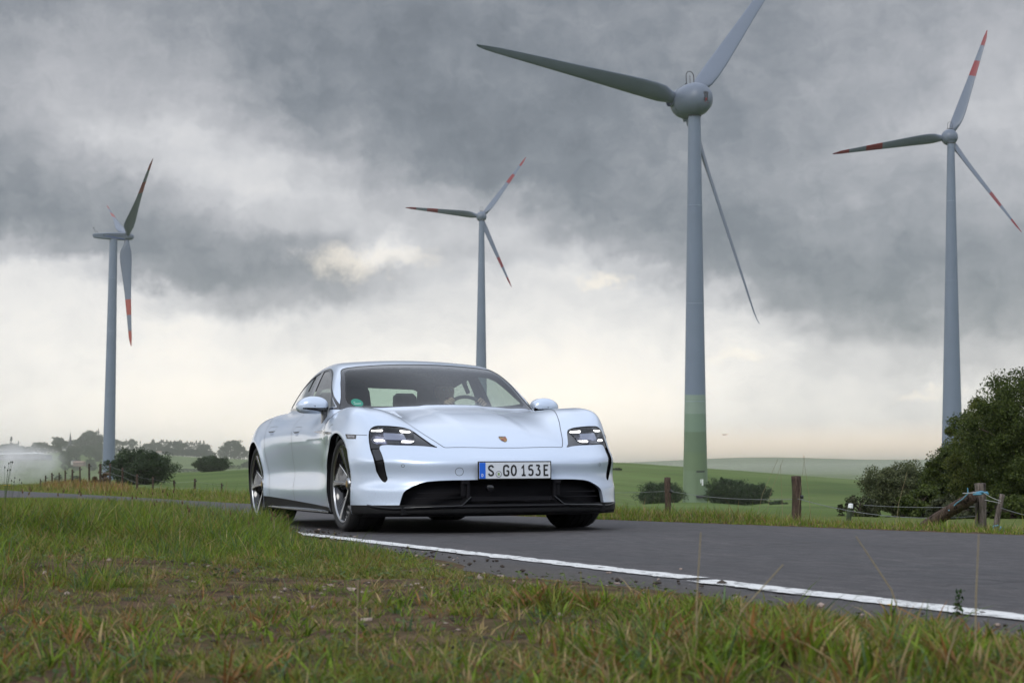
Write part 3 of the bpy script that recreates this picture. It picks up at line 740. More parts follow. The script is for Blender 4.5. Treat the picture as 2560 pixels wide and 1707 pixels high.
    circle_line('parking_sensor', -.728, .460, .0095, M['ink']); circle_line('parking_sensor', .728, .460, .0095, M['ink']); circle_line('tow_eye_cover', -.374, .417, .027, M['ink'])
    # line from wheel arch to head lamp
    for s in (-1, 1):
        P = [on(s*.97, y, z, 0) for y, z in [(-.30, .684), (-.34, .682), (-.38, .680), (-.42, .678), (-.455, .6765)]]
        seg = (np.array([p for p, _ in P[:-1]]), np.array([p for p, _ in P[1:]]), np.array([q for _, q in P[:-1]]), np.array([q for _, q in P[1:]])); A = Acc(); ribbon(A, seg, .004, .0008); A.obj('panel_gap', M['ink'], car, smooth=False)
        # side marker
        mk = patch('side_marker', [(s*.98, y, z) for y, z in [(-.225, .690), (-.30, .686), (-.366, .681), (-.370, .652), (-.30, .654), (-.26, .656)]], 0, M['gloss'], car, .002)
        patch('marker_lens', [(s*.98, y, z) for y, z in [(-.262, .682), (-.355, .674), (-.358, .660), (-.280, .662)]], 0, M['amber'], mk, .004)
        # fender vent with badge
        patch('fender_vent', [(s*.95, y, z) for y, z in [(.93, .738), (.60, .742), (.43, .735), (.44, .700), (.60, .716)]], 0, M['amber'], car, .0012)
        patch('fender_badge', [(s*.97, y, z) for y, z in [(.52, .727), (.30, .722), (.13, .712), (.13, .701), (.30, .704), (.50, .712)]], 0, M['gloss'], car, .004, .004)
        P = [on(s*.97, y, z, 0) for y, z in [(.16, .770), (.215, .768), (.255, .752), (.280, .71), (.325, .66), (.335, .632), (.305, .624), (.27, .634)]]
        seg = (np.array([p for p, _ in P[:-1]]), np.array([p for p, _ in P[1:]]), np.array([q for _, q in P[:-1]]), np.array([q for _, q in P[1:]])); A = Acc(); ribbon(A, seg, .0045, .0009); A.obj('charge_flap_gap', M['ink'], car, smooth=False)
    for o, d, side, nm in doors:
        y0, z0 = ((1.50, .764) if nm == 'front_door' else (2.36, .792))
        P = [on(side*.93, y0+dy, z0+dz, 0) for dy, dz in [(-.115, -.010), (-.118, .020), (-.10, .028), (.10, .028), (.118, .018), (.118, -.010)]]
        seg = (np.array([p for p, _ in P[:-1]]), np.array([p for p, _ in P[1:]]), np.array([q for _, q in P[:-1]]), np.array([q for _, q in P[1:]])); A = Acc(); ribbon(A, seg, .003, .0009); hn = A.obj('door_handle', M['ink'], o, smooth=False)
        patch('handle_recess_shade', [(side*.93, y0+dy, z0+dz) for dy, dz in [(-.115, -.010), (.118, -.008), (.06, -.020), (-.06, -.022)]], 0, M['gloss'], hn, .0012)  # flat black sliver painted as the shaded cavity under the handle
        patch('handle_cup_shade', [(side*.93, y0+dy, z0+dz) for dy, dz in [(-.110, -.012), (.05, -.020), (-.02, -.046), (-.085, -.044)]], 0, M['cup_shade'], hn, .0009)  # flat patch of darkened paint, the cup's shade put into the colour
    # crest on the hood
    cx, cy0 = .008, -.748
    sh = [(-.027, .034), (-.012, .030), (0, .034), (.012, .030), (.027, .034), (.027, .005), (.020, -.018), (0, -.038), (-.020, -.018), (-.027, .005)]
    cr = patch('emblem', [(cx+a, cy0+b*.92, .64) for a, b in sh], 2, M['gold'], car, .003, .003)
    patch('emblem_field', [(cx+a, cy0+b, .64) for a, b in [(.004, .018), (.021, .020), (.021, .004), (.004, .002)]], 2, M['red'], cr, .0062)
    patch('emblem_field', [(cx+a, cy0+b, .64) for a, b in [(-.004, -.004), (-.020, -.002), (-.016, -.016), (-.004, -.026)]], 2, M['red'], cr, .0062)
    patch('emblem_field', [(cx+a, cy0+b, .64) for a, b in [(-.025, .031), (.025, .031), (.025, .024), (-.025, .024)]], 2, M['ink'], cr, .0062)
    # ------- number plate
    plate(car)
    mirrors(car); wheels(car); interior(car, on)
    return car
STROKES = {'S': [[(.92, .80), (.80, .95), (.5, 1.0), (.2, .93), (.06, .78), (.15, .62), (.5, .50), (.85, .36), (.95, .20), (.8, .05), (.5, 0), (.2, .04), (.05, .20)]],
 'G': [[(.92, .78), (.90, .90), (.72, 1), (.3, 1), (.08, .88), (.06, .5), (.08, .12), (.3, 0), (.72, 0), (.94, .12), (.94, .46), (.55, .46)]],
 'O': [[(.5, 1), (.2, .90), (.07, .65), (.07, .35), (.2, .10), (.5, 0), (.8, .10), (.93, .35), (.93, .65), (.8, .90), (.5, 1)]],
 '1': [[(.12, .72), (.55, 1), (.55, 0)], [(.10, 0), (.98, 0)]],
 '5': [[(.92, 1), (.12, 1), (.10, .56), (.5, .62), (.85, .52), (.94, .30), (.82, .06), (.5, 0), (.2, .03), (.06, .14)]],
 '3': [[(.08, 1), (.92, 1), (.48, .60), (.80, .54), (.94, .30), (.82, .06), (.5, 0), (.2, .03), (.04, .14)]],
 'E': [[(.94, 1), (.08, 1), (.08, 0), (.98, 0)], [(.08, .54), (.78, .54)]], 'D': [[(.1, 0), (.1, 1), (.6, 1), (.92, .8), (.92, .2), (.6, 0), (.1, 0)]]}
def glyph(acc, ch, x0, z0, w, h, th, y):
    for li, line in enumerate(STROKES[ch]):
        y = y-.0002*li
        P = [np.array([x0+a*w, z0+b*h]) for a, b in line]
        if len(P) > 4:   # round the corners a little
            Q = [P[0]]
            for a, b in zip(P, P[1:]): Q += [a*.75+b*.25, a*.25+b*.75]
            P = Q+[P[-1]]
        closed = np.allclose(P[0], P[-1]); n = len(P); L = []
        for i in range(n):
            a = P[i]-P[i-1] if i else (P[0]-P[-2] if closed else P[1]-P[0]); b = (P[i+1]-P[i]) if i < n-1 else ((P[1]-P[0]) if closed else P[i]-P[i-1])
            a = a/np.linalg.norm(a); b = b/np.linalg.norm(b); t = a+b; t /= np.linalg.norm(t)+1e-9; nn = np.array([-t[1], t[0]]); k = 1/max(.6, abs(nn@np.array([-a[1], a[0]])))
            L.append((P[i]+nn*th/2*k, P[i]-nn*th/2*k))
        V = np.array([(p[0], y, p[1]) for pr in L for p in pr]); acc.add(V, np.array([(2*i, 2*i+1, 2*i+3, 2*i+2) for i in range(n-1)]))
def plate(car):
    pc = np.array([0, -.987, .4225]); root = None
    bm = bmesh.new(); box(bm, (0, 0, 0), (.536, .010, .126), bev=.003); fr = bm_obj('license_plate', bm, M['gloss'], car, loc=pc); fr['label'] = 'number plate reading S GO 153E'
    bm = bmesh.new(); box(bm, (0, -.0056, 0), (.519, .003, .110), bev=.001); bm_obj('plate_face', bm, M['plate'], fr)
    bm = bmesh.new(); box(bm, (-.2365, -.0078, 0), (.044, .0016, .108)); bm_obj('plate_band', bm, M['blue'], fr)
    A = Acc(); y = -.0092; X = lambda f: -.2595+.519*f
    for ch, a, b in (('S', .118, .207), ('G', .328, .420), ('O', .436, .524), ('1', .578, .655), ('5', .680, .762), ('3', .782, .862), ('E', .898, .978)): glyph(A, ch, X(a)+.004, -.0335, X(b)-X(a)-.008, .067, .0115, y)
    A.obj('plate_lettering', M['ink'], fr, smooth=False)
    A = Acc(); glyph(A, 'D', -.2435, -.040, .012, .017, .0030, y); A.obj('country_letter', M['whiteink'], fr, smooth=False)
    bm = bmesh.new(); lathe(bm, [(0, .0001), (0, .0215), (.001, .022)], 'Y', 28, c=(X(.268), y, -.024)); s = bm_obj('registration_seal', bm, M['plate'], fr)
    bm = bmesh.new(); r = lathe(bm, [(-.0006, .0175), (-.0006, .0215)], 'Y', 28, c=(X(.268), y, -.024)); bm_obj('seal_ring', bm, M['amber'], s)
    bm = bmesh.new(); box(bm, (X(.268), y-.0008, -.024), (.015, .0008, .019)); bm_obj('seal_shield', bm, M['silverfrit'], s)
    bm = bmesh.new()
    for xx, zz in ((.251, .046), (.251, -.046)): lathe(bm, [(-.002, .0001), (-.002, .0045), (0, .005)], 'Y', 12, c=(xx, y, zz))
    bm_obj('plate_screw', bm, M['whiteink'], fr)
def mirrors(car):
    for s in (-1, 1):
        C = np.array([s*.955, .86, .930]); nu, nv = 144, 90; V = []; 
        # shell: superellipsoid front, flat back; u round, v from nose to rim
        def P(u, v):
            a = v*math.pi/2; r = math.sin(a)**.72; d = math.cos(a)
            cx, cz = math.cos(u), math.sin(u); ex = abs(cx)**.68*(1 if cx > 0 else -1); ez = abs(cz)**.74*(1 if cz > 0 else -1)
            w = .118; h = .066 if ez > 0 else .058
            x = ex*w*r; z = ez*h*r
            z += (.012*(1-(x/.118)**2)-.018*max(0, s*x/.118)**2)*max(0, ez)*r**1.5
            return (C[0]+x, C[1]-.075*d+.03*r*0+.012*(s*x/.118), C[2]+z)
        for v in np.linspace(.0, 1, nv):
            for u in np.linspace(0, 2*math.pi, nu, endpoint=False): V.append(P(u, max(v, .01)))
        # rim pulled back
        for u in np.linspace(0, 2*math.pi, nu, endpoint=False): p = P(u, 1); V.append((p[0]*1.0, p[1]+.045, p[2]))
        V = np.array(V); Fq = [(i*nu+j, i*nu+(j+1) % nu, (i+1)*nu+(j+1) % nu, (i+1)*nu+j) for i in range(nv) for j in range(nu)]
        Fq = np.array(Fq); fc = V[Fq].mean(1)-C; xo = fc[:, 0]*s   # xo>0 outboard
        slot = (fc[:, 2] < -.012) & (fc[:, 2] > -.022-.14*np.clip(.085-xo, 0, .2)) & (xo < .088) & (fc[:, 1] < .02) & (np.arange(len(Fq)) > 4*nu)
        sh = mesh_np('door_mirror', V, Fq, [M['paint'], M['gloss']], car, mi=slot.astype(int))
        k = nv*nu; ring = V[k:k+nu]; c = ring.mean(0); mesh_np('mirror_glass', np.concatenate([c+(ring-c)*.96+np.array([0, -.004, 0]), [c+np.array([0, -.004, 0])]]), np.array([(i, (i+1) % nu, nu) for i in range(nu)]), M['mirror'], sh, smooth=False)
        # arm to the door
        bm = bmesh.new(); a = Vector((s*.868, .825, .905)); b = Vector((s*.880, .80, .812)); 
        vs = []
        for p, wx, wy in ((a+Vector((0, 0, .012)), .050, .045), (a, .048, .042), (a*.5+b*.5, .036, .034), (b, .040, .040)):
            vs.append([bm.verts.new(p+Vector((dx*wx, dy*wy, -dx*s*.012))) for dx, dy in ((-1, -.6), (-.6, -1), (.6, -1), (1, -.6), (1, .6), (.6, 1), (-.6, 1), (-1, .6))])
        for A1, B1 in zip(vs, vs[1:]):
            for i in range(8): bm.faces.new((A1[i], A1[(i+1) % 8], B1[(i+1) % 8], B1[i]))
        bm.faces.new(vs[0]); bm.faces.new(vs[-1]); bmesh.ops.scale(bm, vec=(.55, .6, 1), space=Matrix.Translation(-b), verts=bm.verts)
        bm_obj('mirror_arm', bm, M['gloss'], sh, smooth=True)
def wheels(car):
    def rim_parts(w):
        # w: root at wheel centre, outward = +X, face plane at x=0 (outer tyre face)
        bm = bmesh.new(); lathe(bm, [(-.012, .263), (-.004, .268), (-.002, .274), (-.006, .279), (-.016, .280)], 'X', 72); bm_obj('rim', bm, M['silver'], w, smooth=True)
        bm = bmesh.new(); lathe(bm, [(-.013, .2635), (-.03, .258), (-.05, .246), (-.20, .236), (-.215, .05)], 'X', 64); bm_obj('rim_barrel', bm, M['gloss'], w, smooth=True)
        bm = bmesh.new(); lathe(bm, [(-.105, .20), (-.105, .075), (-.09, .072)], 'X', 48); lathe(bm, [(-.105, .20), (-.135, .20)], 'X', 48); bm_obj('brake_disc', bm, M['disc'], w, smooth=True)
        bm = bmesh.new(); 
        for a in np.linspace(-.5, .5, 6): box(bm, (-.10, .185*math.cos(a+.3), .185*math.sin(a+.3)), (.085, .055, .055), Matrix.Rotation(a+.3, 4, 'X'))
        bm_obj('brake_caliper', bm, M['caliper'], w)
        def off(r): return float(np.interp(r, [.03, .08, .15, .22, .262], [-.050, -.046, -.030, -.014, -.008]))
        for k in range(5):
            th = math.pi+k*2*math.pi/5
            def strip(pts, m, nm, par):
                n_ = len(pts[0]); V = [q for row in pts for q in row]; return mesh_np(nm, np.array(V), np.array([(i*n_+j, i*n_+j+1, (i+1)*n_+j+1, (i+1)*n_+j) for i in range(len(pts)-1) for j in range(n_-1)]), m, par, smooth=False)
            def P3(r, w_, dx): 
                sk = float(np.interp(r, [.034, .14, .264], [0, -.04, 0])); a = th+sk+w_/r; return (off(r)+dx, r*math.cos(a), r*math.sin(a))
            rs = [.036, .06, .10, .15, .19, .23, .265]
            W = lambda r: float(np.interp(r, [.034, .08, .18, .24, .264], [.016, .012, .013, .020, .026]))
            sp = strip([[P3(r, -W(r), -.020), P3(r, -W(r)*.9, .001), P3(r, -W(r)*.62, .003)] for r in rs], M['silver'], 'spoke', w)
            strip([[P3(r, -W(r)*.62, .0028), P3(r, W(r)*.62, .0036)] for r in rs], M['blade'], 'spoke_face', sp)
            strip([[P3(r, W(r)*.62, .0035), P3(r, W(r), .001), P3(r, W(r), -.024)] for r in rs], M['silver'], 'spoke_edge', sp)
            rb = [.085, .12, .16, .20, .235, .262]; B = lambda r: float(np.interp(r, [.085, .13, .20, .262], [.020, .055, .100, .130]))
            strip([[P3(r, -W(r), -.004), P3(r, -(W(r)+B(r)*.5), -.013), P3(r, -(W(r)+B(r)), -.024)] for r in rb], M['blade'], 'aero_blade', sp)
            strip([[P3(r, -(W(r)+B(r)), -.0235), P3(r, -(W(r)+B(r)+.005), -.026), P3(r, -(W(r)+B(r)+.006), -.042)] for r in rb], M['silver'], 'blade_edge', sp)
            strip([[P3(r, W(r), -.022), P3(r, W(r)+.35*B(r), -.045)] for r in rb], M['gloss'], 'aero_blade', sp)
        bm = bmesh.new(); lathe(bm, [(-.05, .047), (-.040, .044), (-.034, .036), (-.034, .0001)], 'X', 32); hc = bm_obj('hub_cap', bm, M['silver'], w, smooth=True)
        bm = bmesh.new(); lathe(bm, [(-.0325, .024), (-.0325, .0001)], 'X', 24); bm_obj('hub_emblem', bm, M['gold'], hc)
    def tyre(w, wd, R=.340):
        pr = [(-.012, .272), (-.006, .280), (.004, .292), (.007, .304), (.004, .318), (-.008, .330), (-.022, .337), (-.040, .340)]
        k = 4
        for i in range(k):
            a = -.04-(wd-.08)*(i+.5)/k; pr += [(a+.006, R), (a+.004, R-.006), (a-.004, R-.006), (a-.006, R)]
        pr += [(-wd+.04, .340), (-wd+.022, .337), (-wd+.006, .325), (-wd-.004, .304), (-wd+.012, .272)]
        bm = bmesh.new(); lathe(bm, pr, 'X', 96); o = bm_obj('tyre', bm, M['rubber'], w, smooth=True)
        A = Acc(); 
        for rr in (.286, .3235):
            th = np.linspace(0, 2*math.pi, 73); seg = np.array([(.0065 if rr < .3 else .0030, rr*math.cos(t), rr*math.sin(t)) for t in th]); A.tube(seg, [.0012]*73, 4)
        A.obj('sidewall_ring', M['rubber'], o); 
    protos = {}
    for cy, wd, x in ((0, .262, .951), (2.9, .300, .940)):
        root = bpy.data.objects.new('wheel', None); link(root, car); root.location = (x, cy, .340); rim_parts(root); tyre(root, wd)
        c = bpy.data.objects.new('wheel', None); link(c, car); c.location = (-x, cy, .340); c.rotation_euler = (math.radians(0), 0, math.pi)
        def cp(src, par):
            o = src.copy(); COL.objects.link(o); o.parent = par
            for ch in src.children: cp(ch, o)
        for ch in list(root.children): cp(ch, c)
        c.rotation_euler = (0 if cy == 0 else math.radians(7), 0, math.pi); root.rotation_euler = (.6, 0, 0)
def seat(car, x, y, rear=False):
    """sculpted seat: cushion, backrest with shoulder wings, headrest"""
    z = .28 if not rear else .30; w = .26
    def pad(name, sec, par, m=M['leather']):
        # sec: list of (cx,cy,cz,halfwidth,thick,normal angle)
        V = []; k = 12
        for (cx, cy, cz, hw, th, an) in sec:
            for j in range(k):
                t = 2*math.pi*j/k; a = abs(math.cos(t))**.6*np.sign(math.cos(t))*hw; b = abs(math.sin(t))**.6*np.sign(math.sin(t))*th
                V.append((cx+a, cy+b*math.cos(an), cz+b*math.sin(an)))
        n = len(sec); Fq = [(i*k+j, i*k+(j+1) % k, (i+1)*k+(j+1) % k, (i+1)*k+j) for i in range(n-1) for j in range(k)]
        c0 = len(V); V += [np.mean(V[:k], 0), np.mean(V[(n-1)*k:n*k], 0)]
        T = [(j, (j+1) % k, c0) for j in range(k)]+[((n-1)*k+j, (n-1)*k+(j+1) % k, c0+1) for j in range(k)]
        return mesh_np(name, np.array(V), [np.array(Fq), np.array(T)], m, par)
    s = pad('seat', [(x, y-.50, z+.02, w*.85, .05, math.pi/2), (x, y-.42, z+.05, w, .08, math.pi/2), (x, y-.15, z+.02, w, .08, math.pi/2), (x, y, z+.02, w*.9, .07, math.pi/2)], car)
    H = .74 if not rear else .60
    b = pad('backrest', [(x, y+.02, z+.0, w*.85, .06, 0), (x, y+.06, z+.18, w*.96, .075, 0), (x, y+.12, z+.40, w*1.0, .075, 0), (x, y+.17, z+.56, w*.86, .06, 0), (x, y+.19, z+.64, w*.74, .055, 0)]+([(x, y+.21, z+.70, w*.66, .055, 0), (x, y+.225, z+.82, w*.62, .055, 0), (x, y+.23, z+.885, w*.50, .035, 0)] if not rear else [(x, y+.18, z+.665, w*.40, .04, 0), (x, y+.19, z+.69, w*.44, .05, 0), (x, y+.20, z+.80, w*.42, .045, 0), (x, y+.20, z+.83, w*.30, .03, 0)]), s)
    return s
def interior(car, on):
    bm = bmesh.new(); box(bm, (0, .74, .78), (1.42, .52, .20), bev=.05); box(bm, (.40, .92, .87), (.42, .20, .085), bev=.03); box(bm, (0, 1.3, .45), (.26, 1.1, .35), bev=.04); box(bm, (0, 1.9, .20), (1.45, 2.6, .05)); bm_obj('dashboard', bm, M['trim'], car, smooth=True)
    bm = bmesh.new(); box(bm, (0, 3.02, .86), (1.30, .56, .04), bev=.01); box(bm, (0, 2.70, .62), (1.30, .10, .46), bev=.03); bm_obj('parcel_shelf', bm, M['trim'], car)
    seat(car, -.37, 1.68); seat(car, .37, 1.68); seat(car, -.34, 2.50, True); seat(car, .34, 2.50, True)
    # steering wheel
    C = Vector((.395, 1.13, .868)); tilt = Matrix.Rotation(math.radians(-24), 4, 'X'); A = Acc()
    th = np.linspace(0, 2*math.pi, 41); P = [tuple(C+tilt @ Vector((.178*math.cos(t), 0, .178*math.sin(t)))) for t in th]; A.tube(P, [.015]*41, 8); sw = A.obj('steering_wheel', M['leather'], car)
    bm = bmesh.new(); box(bm, (0, 0, 0), (.13, .05, .10), bev=.02)
    for a in (0, math.pi, -math.pi/2): box(bm, (.10*math.cos(a), 0, .10*math.sin(a)), (.10, .015, .035), Matrix.Rotation(-a, 4, 'Y'))
    h = bm_obj('wheel_hub', bm, M['trim'], sw); h.matrix_parent_inverse = Matrix.Identity(4); h.location = C; h.rotation_euler = (math.radians(-24), 0, 0)
    # mirror base and camera box behind the top of the windscreen
    bm = bmesh.new(); box(bm, (.0, 1.26, 1.236), (.30, .10, .035), bev=.012); box(bm, (.02, 1.22, 1.205), (.10, .08, .05), bev=.015); bm_obj('sensor_housing', bm, M['trim'], car)
    bm = bmesh.new(); box(bm, (.04, 1.30, 1.165), (.24, .03, .055), bev=.012); bm_obj('rear_view_mirror', bm, M['trim'], car)
    # round green sticker inside the windscreen
    c = on(-.652, .70, .958, 1)[0]; P = []
    def ons(x, z):
        p, nn = on(x, .70, z, 1); return p-nn*.0045
    k = 28; V = np.array([ons(-.652+.040*math.cos(a), .957+.032*math.sin(a)) for a in np.linspace(0, 2*math.pi, k, endpoint=False)]+[ons(-.652, .957)])
    st = mesh_np('windscreen_sticker', V, np.array([(i, (i+1) % k, k) for i in range(k)]), M['teal'], car, smooth=False)
    for x0, x1, z0, z1 in ((-.676, -.628, .945, .951), (-.676, -.664, .958, .962)):
        V = np.array([ons(x0, z0)+np.array([0, -.0012, 0]), ons(x1, z0+.002)+np.array([0, -.0012, 0]), ons(x1, z1+.002)+np.array([0, -.0012, 0]), ons(x0, z1)+np.array([0, -.0012, 0])]); mesh_np('sticker_text', V, np.array([(0, 1, 2, 3)]), M['whiteink'], st, smooth=False)
def build_driver():
    """person at the wheel: one skinned body, hands closed on the rim"""
    dr = thing('person', 'driver in a dark shirt sitting behind the windscreen with both hands on the steering wheel', 'person', (.37, 1.62, .34))
    O = Vector(dr.location)
    def skin(name, J, E, m, par, sub=2, root=0):
        me = bpy.data.meshes.new(name); me.from_pydata([tuple(Vector(j[0])-O) for j in J], E, []); o = bpy.data.objects.new(name, me); link(o, par); me.materials.append(m)
        o.modifiers.new('skin', 'SKIN'); 
        for i, j in enumerate(J): me.skin_vertices[0].data[i].radius = (j[1], j[2] if len(j) > 2 else j[1])
        me.skin_vertices[0].data[root].use_root = True
        s = o.modifiers.new('sub', 'SUBSURF'); s.levels = sub; s.render_levels = sub; me.shade_smooth(); return o
    c = (.37, 1.62)
    J = [((.37, 1.62, .38), .15, .12), ((.37, 1.66, .58), .145, .11), ((.37, 1.70, .78), .165, .11), ((.37, 1.70, .88), .10, .08), ((.37, 1.685, .94), .052), ((.37, 1.67, 1.00), .055),
         ((.20, 1.68, .86), .06), ((.165, 1.50, .72), .046), ((.235, 1.25, .885), .034), ((.255, 1.175, .965), .028),
         ((.54, 1.68, .86), .06), ((.60, 1.50, .72), .046), ((.545, 1.26, .885), .034), ((.533, 1.175, .965), .028),
         ((.27, 1.55, .36), .085), ((.25, 1.15, .46), .07), ((.26, .92, .24), .05), ((.47, 1.55, .36), .085), ((.50, 1.15, .46), .07), ((.48, .92, .24), .05)]
    E = [(0, 1), (1, 2), (2, 3), (3, 4), (4, 5), (3, 6), (6, 7), (7, 8), (8, 9), (3, 10), (10, 11), (11, 12), (12, 13), (0, 14), (14, 15), (15, 16), (0, 17), (17, 18), (18, 19)]
    skin('body', J, E, M['shirt'], dr)
    # head with face
    bm = bmesh.new(); bmesh.ops.create_uvsphere(bm, u_segments=32, v_segments=24, radius=1)
    for v in bm.verts:
        x, y, z = v.co; w = .076*(1-.16*max(0, -z)**1.5); v.co = Vector((x*w, y*.096*(1 if y > 0 else .92), z*.122))
        if y < -.3 and z < -.2: v.co.y -= .006
        d = math.hypot(x/.20, (z+.12)/.30); 
        if y < 0 and d < 1: v.co.y -= .020*(1-d)**.8
        for ex in (-.42, .42):
            d = math.hypot((x-ex)/.24, (z-.10)/.16)
            if y < 0 and d < 1: v.co.y += .008*(1-d)
    hd = bm_obj('head', bm, M['skin'], dr, smooth=True, loc=Vector((.37, 1.655, 1.095))-O)
    for ex in (-.031, .031):
        bm = bmesh.new(); bmesh.ops.create_uvsphere(bm, u_segments=12, v_segments=8, radius=.010, matrix=Matrix.Translation((ex, -.078, .012))); bm_obj('eye', bm, M['whiteink'], hd, smooth=True)
        bm = bmesh.new(); bmesh.ops.create_uvsphere(bm, u_segments=10, v_segments=8, radius=.022, matrix=Matrix.Translation((ex*2.5, .0, .0)) @ Matrix.Diagonal((.35, .7, 1.2, 1))); bm_obj('ear', bm, M['skin'], hd, smooth=True)
    bm = bmesh.new(); box(bm, (0, -.0835, -.058), (.042, .008, .010), bev=.003); bm_obj('mouth', bm, M['red'], hd)
    bm = bmesh.new(); bmesh.ops.create_uvsphere(bm, u_segments=28, v_segments=20, radius=1)
    bmesh.ops.delete(bm, geom=[v for v in bm.verts if (v.co.z < .25 and v.co.y < .1) or v.co.z < -.35], context='VERTS')
    for v in bm.verts: v.co = Vector((v.co.x*.083, v.co.y*.103, v.co.z*.130))
    bm_obj('hair', bm, M['hair'], hd, smooth=True)
    # hands on the wheel rim: palm outside, four fingers and thumb around the rim
    Cw = Vector((.395, 1.13, .868)); R = Matrix.Rotation(math.radians(-24), 3, 'X')
    for s, ang in ((-1, math.radians(138)), (1, math.radians(42))):
        rad = R @ Vector((math.cos(ang), 0, math.sin(ang))); tan = R @ Vector((-math.sin(ang), 0, math.cos(ang))); nor = R @ Vector((0, 1, 0))   # nor: towards the driver
        G = Cw+rad*.178; J = []; E = []
        def add(p, r, par=None):
            J.append((tuple(p), r)); 
            if par is not None: E.append((par, len(J)-1))
            return len(J)-1
        wr = add(G+rad*.035+nor*.055-tan*.0, .024); pm = add(G+rad*.022+nor*.026, .024, wr)
        for i, (o_, l) in enumerate(((.030, 1.0), (.010, 1.08), (-.011, 1.0), (-.030, .84))):
            k = add(G+tan*o_+rad*.026+nor*.004, .0105, pm); k = add(G+tan*o_*1.02+rad*.020*l-nor*.020, .0092, k); k = add(G+tan*o_-rad*.004-nor*.026*l, .0085, k); add(G+tan*o_*.95-rad*.020*l-nor*.012, .0075, k)
        k = add(G+tan*.036+rad*.004+nor*.024, .0115, pm); k = add(G+tan*.040-rad*.016+nor*.018, .010, k); add(G+tan*.036-rad*.024+nor*.002, .0085, k)
        skin('hand', J, E, M['skin'], dr, 1, 1)
    return dr
# ================================================================ terrain, road, sky haze
RE_Y = [-60, -14, -3, 0, 2, 8, 16, 22, 31, 48, 81, 200]; RE_X = [4.5, 3.6, 2.66, 2.36, 2.16, 1.90, 1.78, 1.86, 2.0, 2.19, 2.42, 3.2]
def right_edge(y): return np.interp(y, RE_Y, RE_X)
def vnoise(x, y, seed=0):
    """smooth value noise, vectorised, about -1..1"""
    xi = np.floor(x).astype(int); yi = np.floor(y).astype(int); fx = x-xi; fy = y-yi; fx = fx*fx*(3-2*fx); fy = fy*fy*(3-2*fy)
    def h(a, b):
        n = (a*374761393+b*668265263+seed*974711) & 0x7fffffff; n = ((n ^ (n >> 13))*1274126177) & 0x7fffffff; return ((n ^ (n >> 16)) & 0xffff)/32767.5-1
    return (h(xi, yi)*(1-fx)+h(xi+1, yi)*fx)*(1-fy)+(h(xi, yi+1)*(1-fx)+h(xi+1, yi+1)*fx)*fy
def left_edge(y): return -1.72-.10*vnoise(y*.9, y*0+3.1, 5)-.05*vnoise(y*3.1, y*0, 8)-.22*np.exp(-((y+5.9)/1.3)**2)+.38*sstep(-2.2, -.2, y)
TU = [-900, -100, 100, 200, 300, 430, 640, 1000, 1540, 1740, 1900, 2150, 2300, 2560, 3400]
TD = [60, 110, 200, 290, 350, 450, 700, 2200, 3000, 4500, 8000, 9500, 13500]
TV = [[1224, 1222, 1215, 1206, 1220, 1230, 1236, 1240, 1262, 1268, 1272, 1282, 1288, 1294, 1300],
 [1216, 1214, 1211, 1203, 1214, 1222, 1225, 1232, 1262, 1266, 1268, 1275, 1280, 1286, 1290],
 [1225, 1224, 1222, 1218, 1212, 1212, 1208, 1205, 1262, 1265, 1264, 1265, 1268, 1272, 1276],
 [1230, 1228, 1226, 1222, 1205, 1197, 1186, 1190, 1240, 1264.5, 1250, 1252, 1258, 1262, 1266],
 [1232, 1230, 1228, 1224, 1200, 1187, 1176, 1176, 1205, 1222, 1226, 1232, 1240, 1246, 1252],
 [1228, 1226, 1224, 1222, 1202, 1184, 1173, 1162, 1160.5, 1173, 1184, 1204, 1214, 1226, 1240],
 [1214, 1212, 1212, 1212, 1206, 1192, 1184, 1176, 1176, 1184, 1194, 1212, 1222, 1232, 1244],
 [1180, 1178, 1177, 1178, 1180, 1172, 1163, 1170, 1180, 1184, 1190, 1200, 1206, 1212, 1222],
 [1137, 1136, 1134, 1127, 1128, 1138, 1149, 1158, 1176, 1180, 1184, 1190, 1196, 1200, 1210],
 [1162, 1162, 1162, 1160, 1160, 1160, 1160, 1165, 1172, 1174, 1174, 1176, 1180, 1184, 1190],
 [1170, 1170, 1170, 1170, 1168, 1168, 1168, 1168, 1164, 1157, 1153.5, 1157, 1157, 1158, 1160],
 [1180, 1180, 1180, 1180, 1180, 1180, 1180, 1180, 1178, 1176, 1176, 1176, 1176, 1176, 1176],
 [1186]*15]
TZ = np.array([[CAM[2]+(horizon(u)-v)/FPX*D for u, v in zip(TU, row)] for D, row in zip(TD, TV)])
gT2 = Grid2(np.log(TD), TU, TZ, 200, 300)
CWH = np.array([CW[0], CW[1]]); CWH = CWH/np.linalg.norm(CWH); CRH = np.array([CR[0], CR[1]]); CRH = CRH/np.linalg.norm(CRH)
def uD(x, y):
    dx, dy = x-CAM[0], y-CAM[1]; D = dx*CWH[0]+dy*CWH[1]; r = dx*CRH[0]+dy*CRH[1]
    return 1280+FPX*r/np.maximum(D, 1.0), D
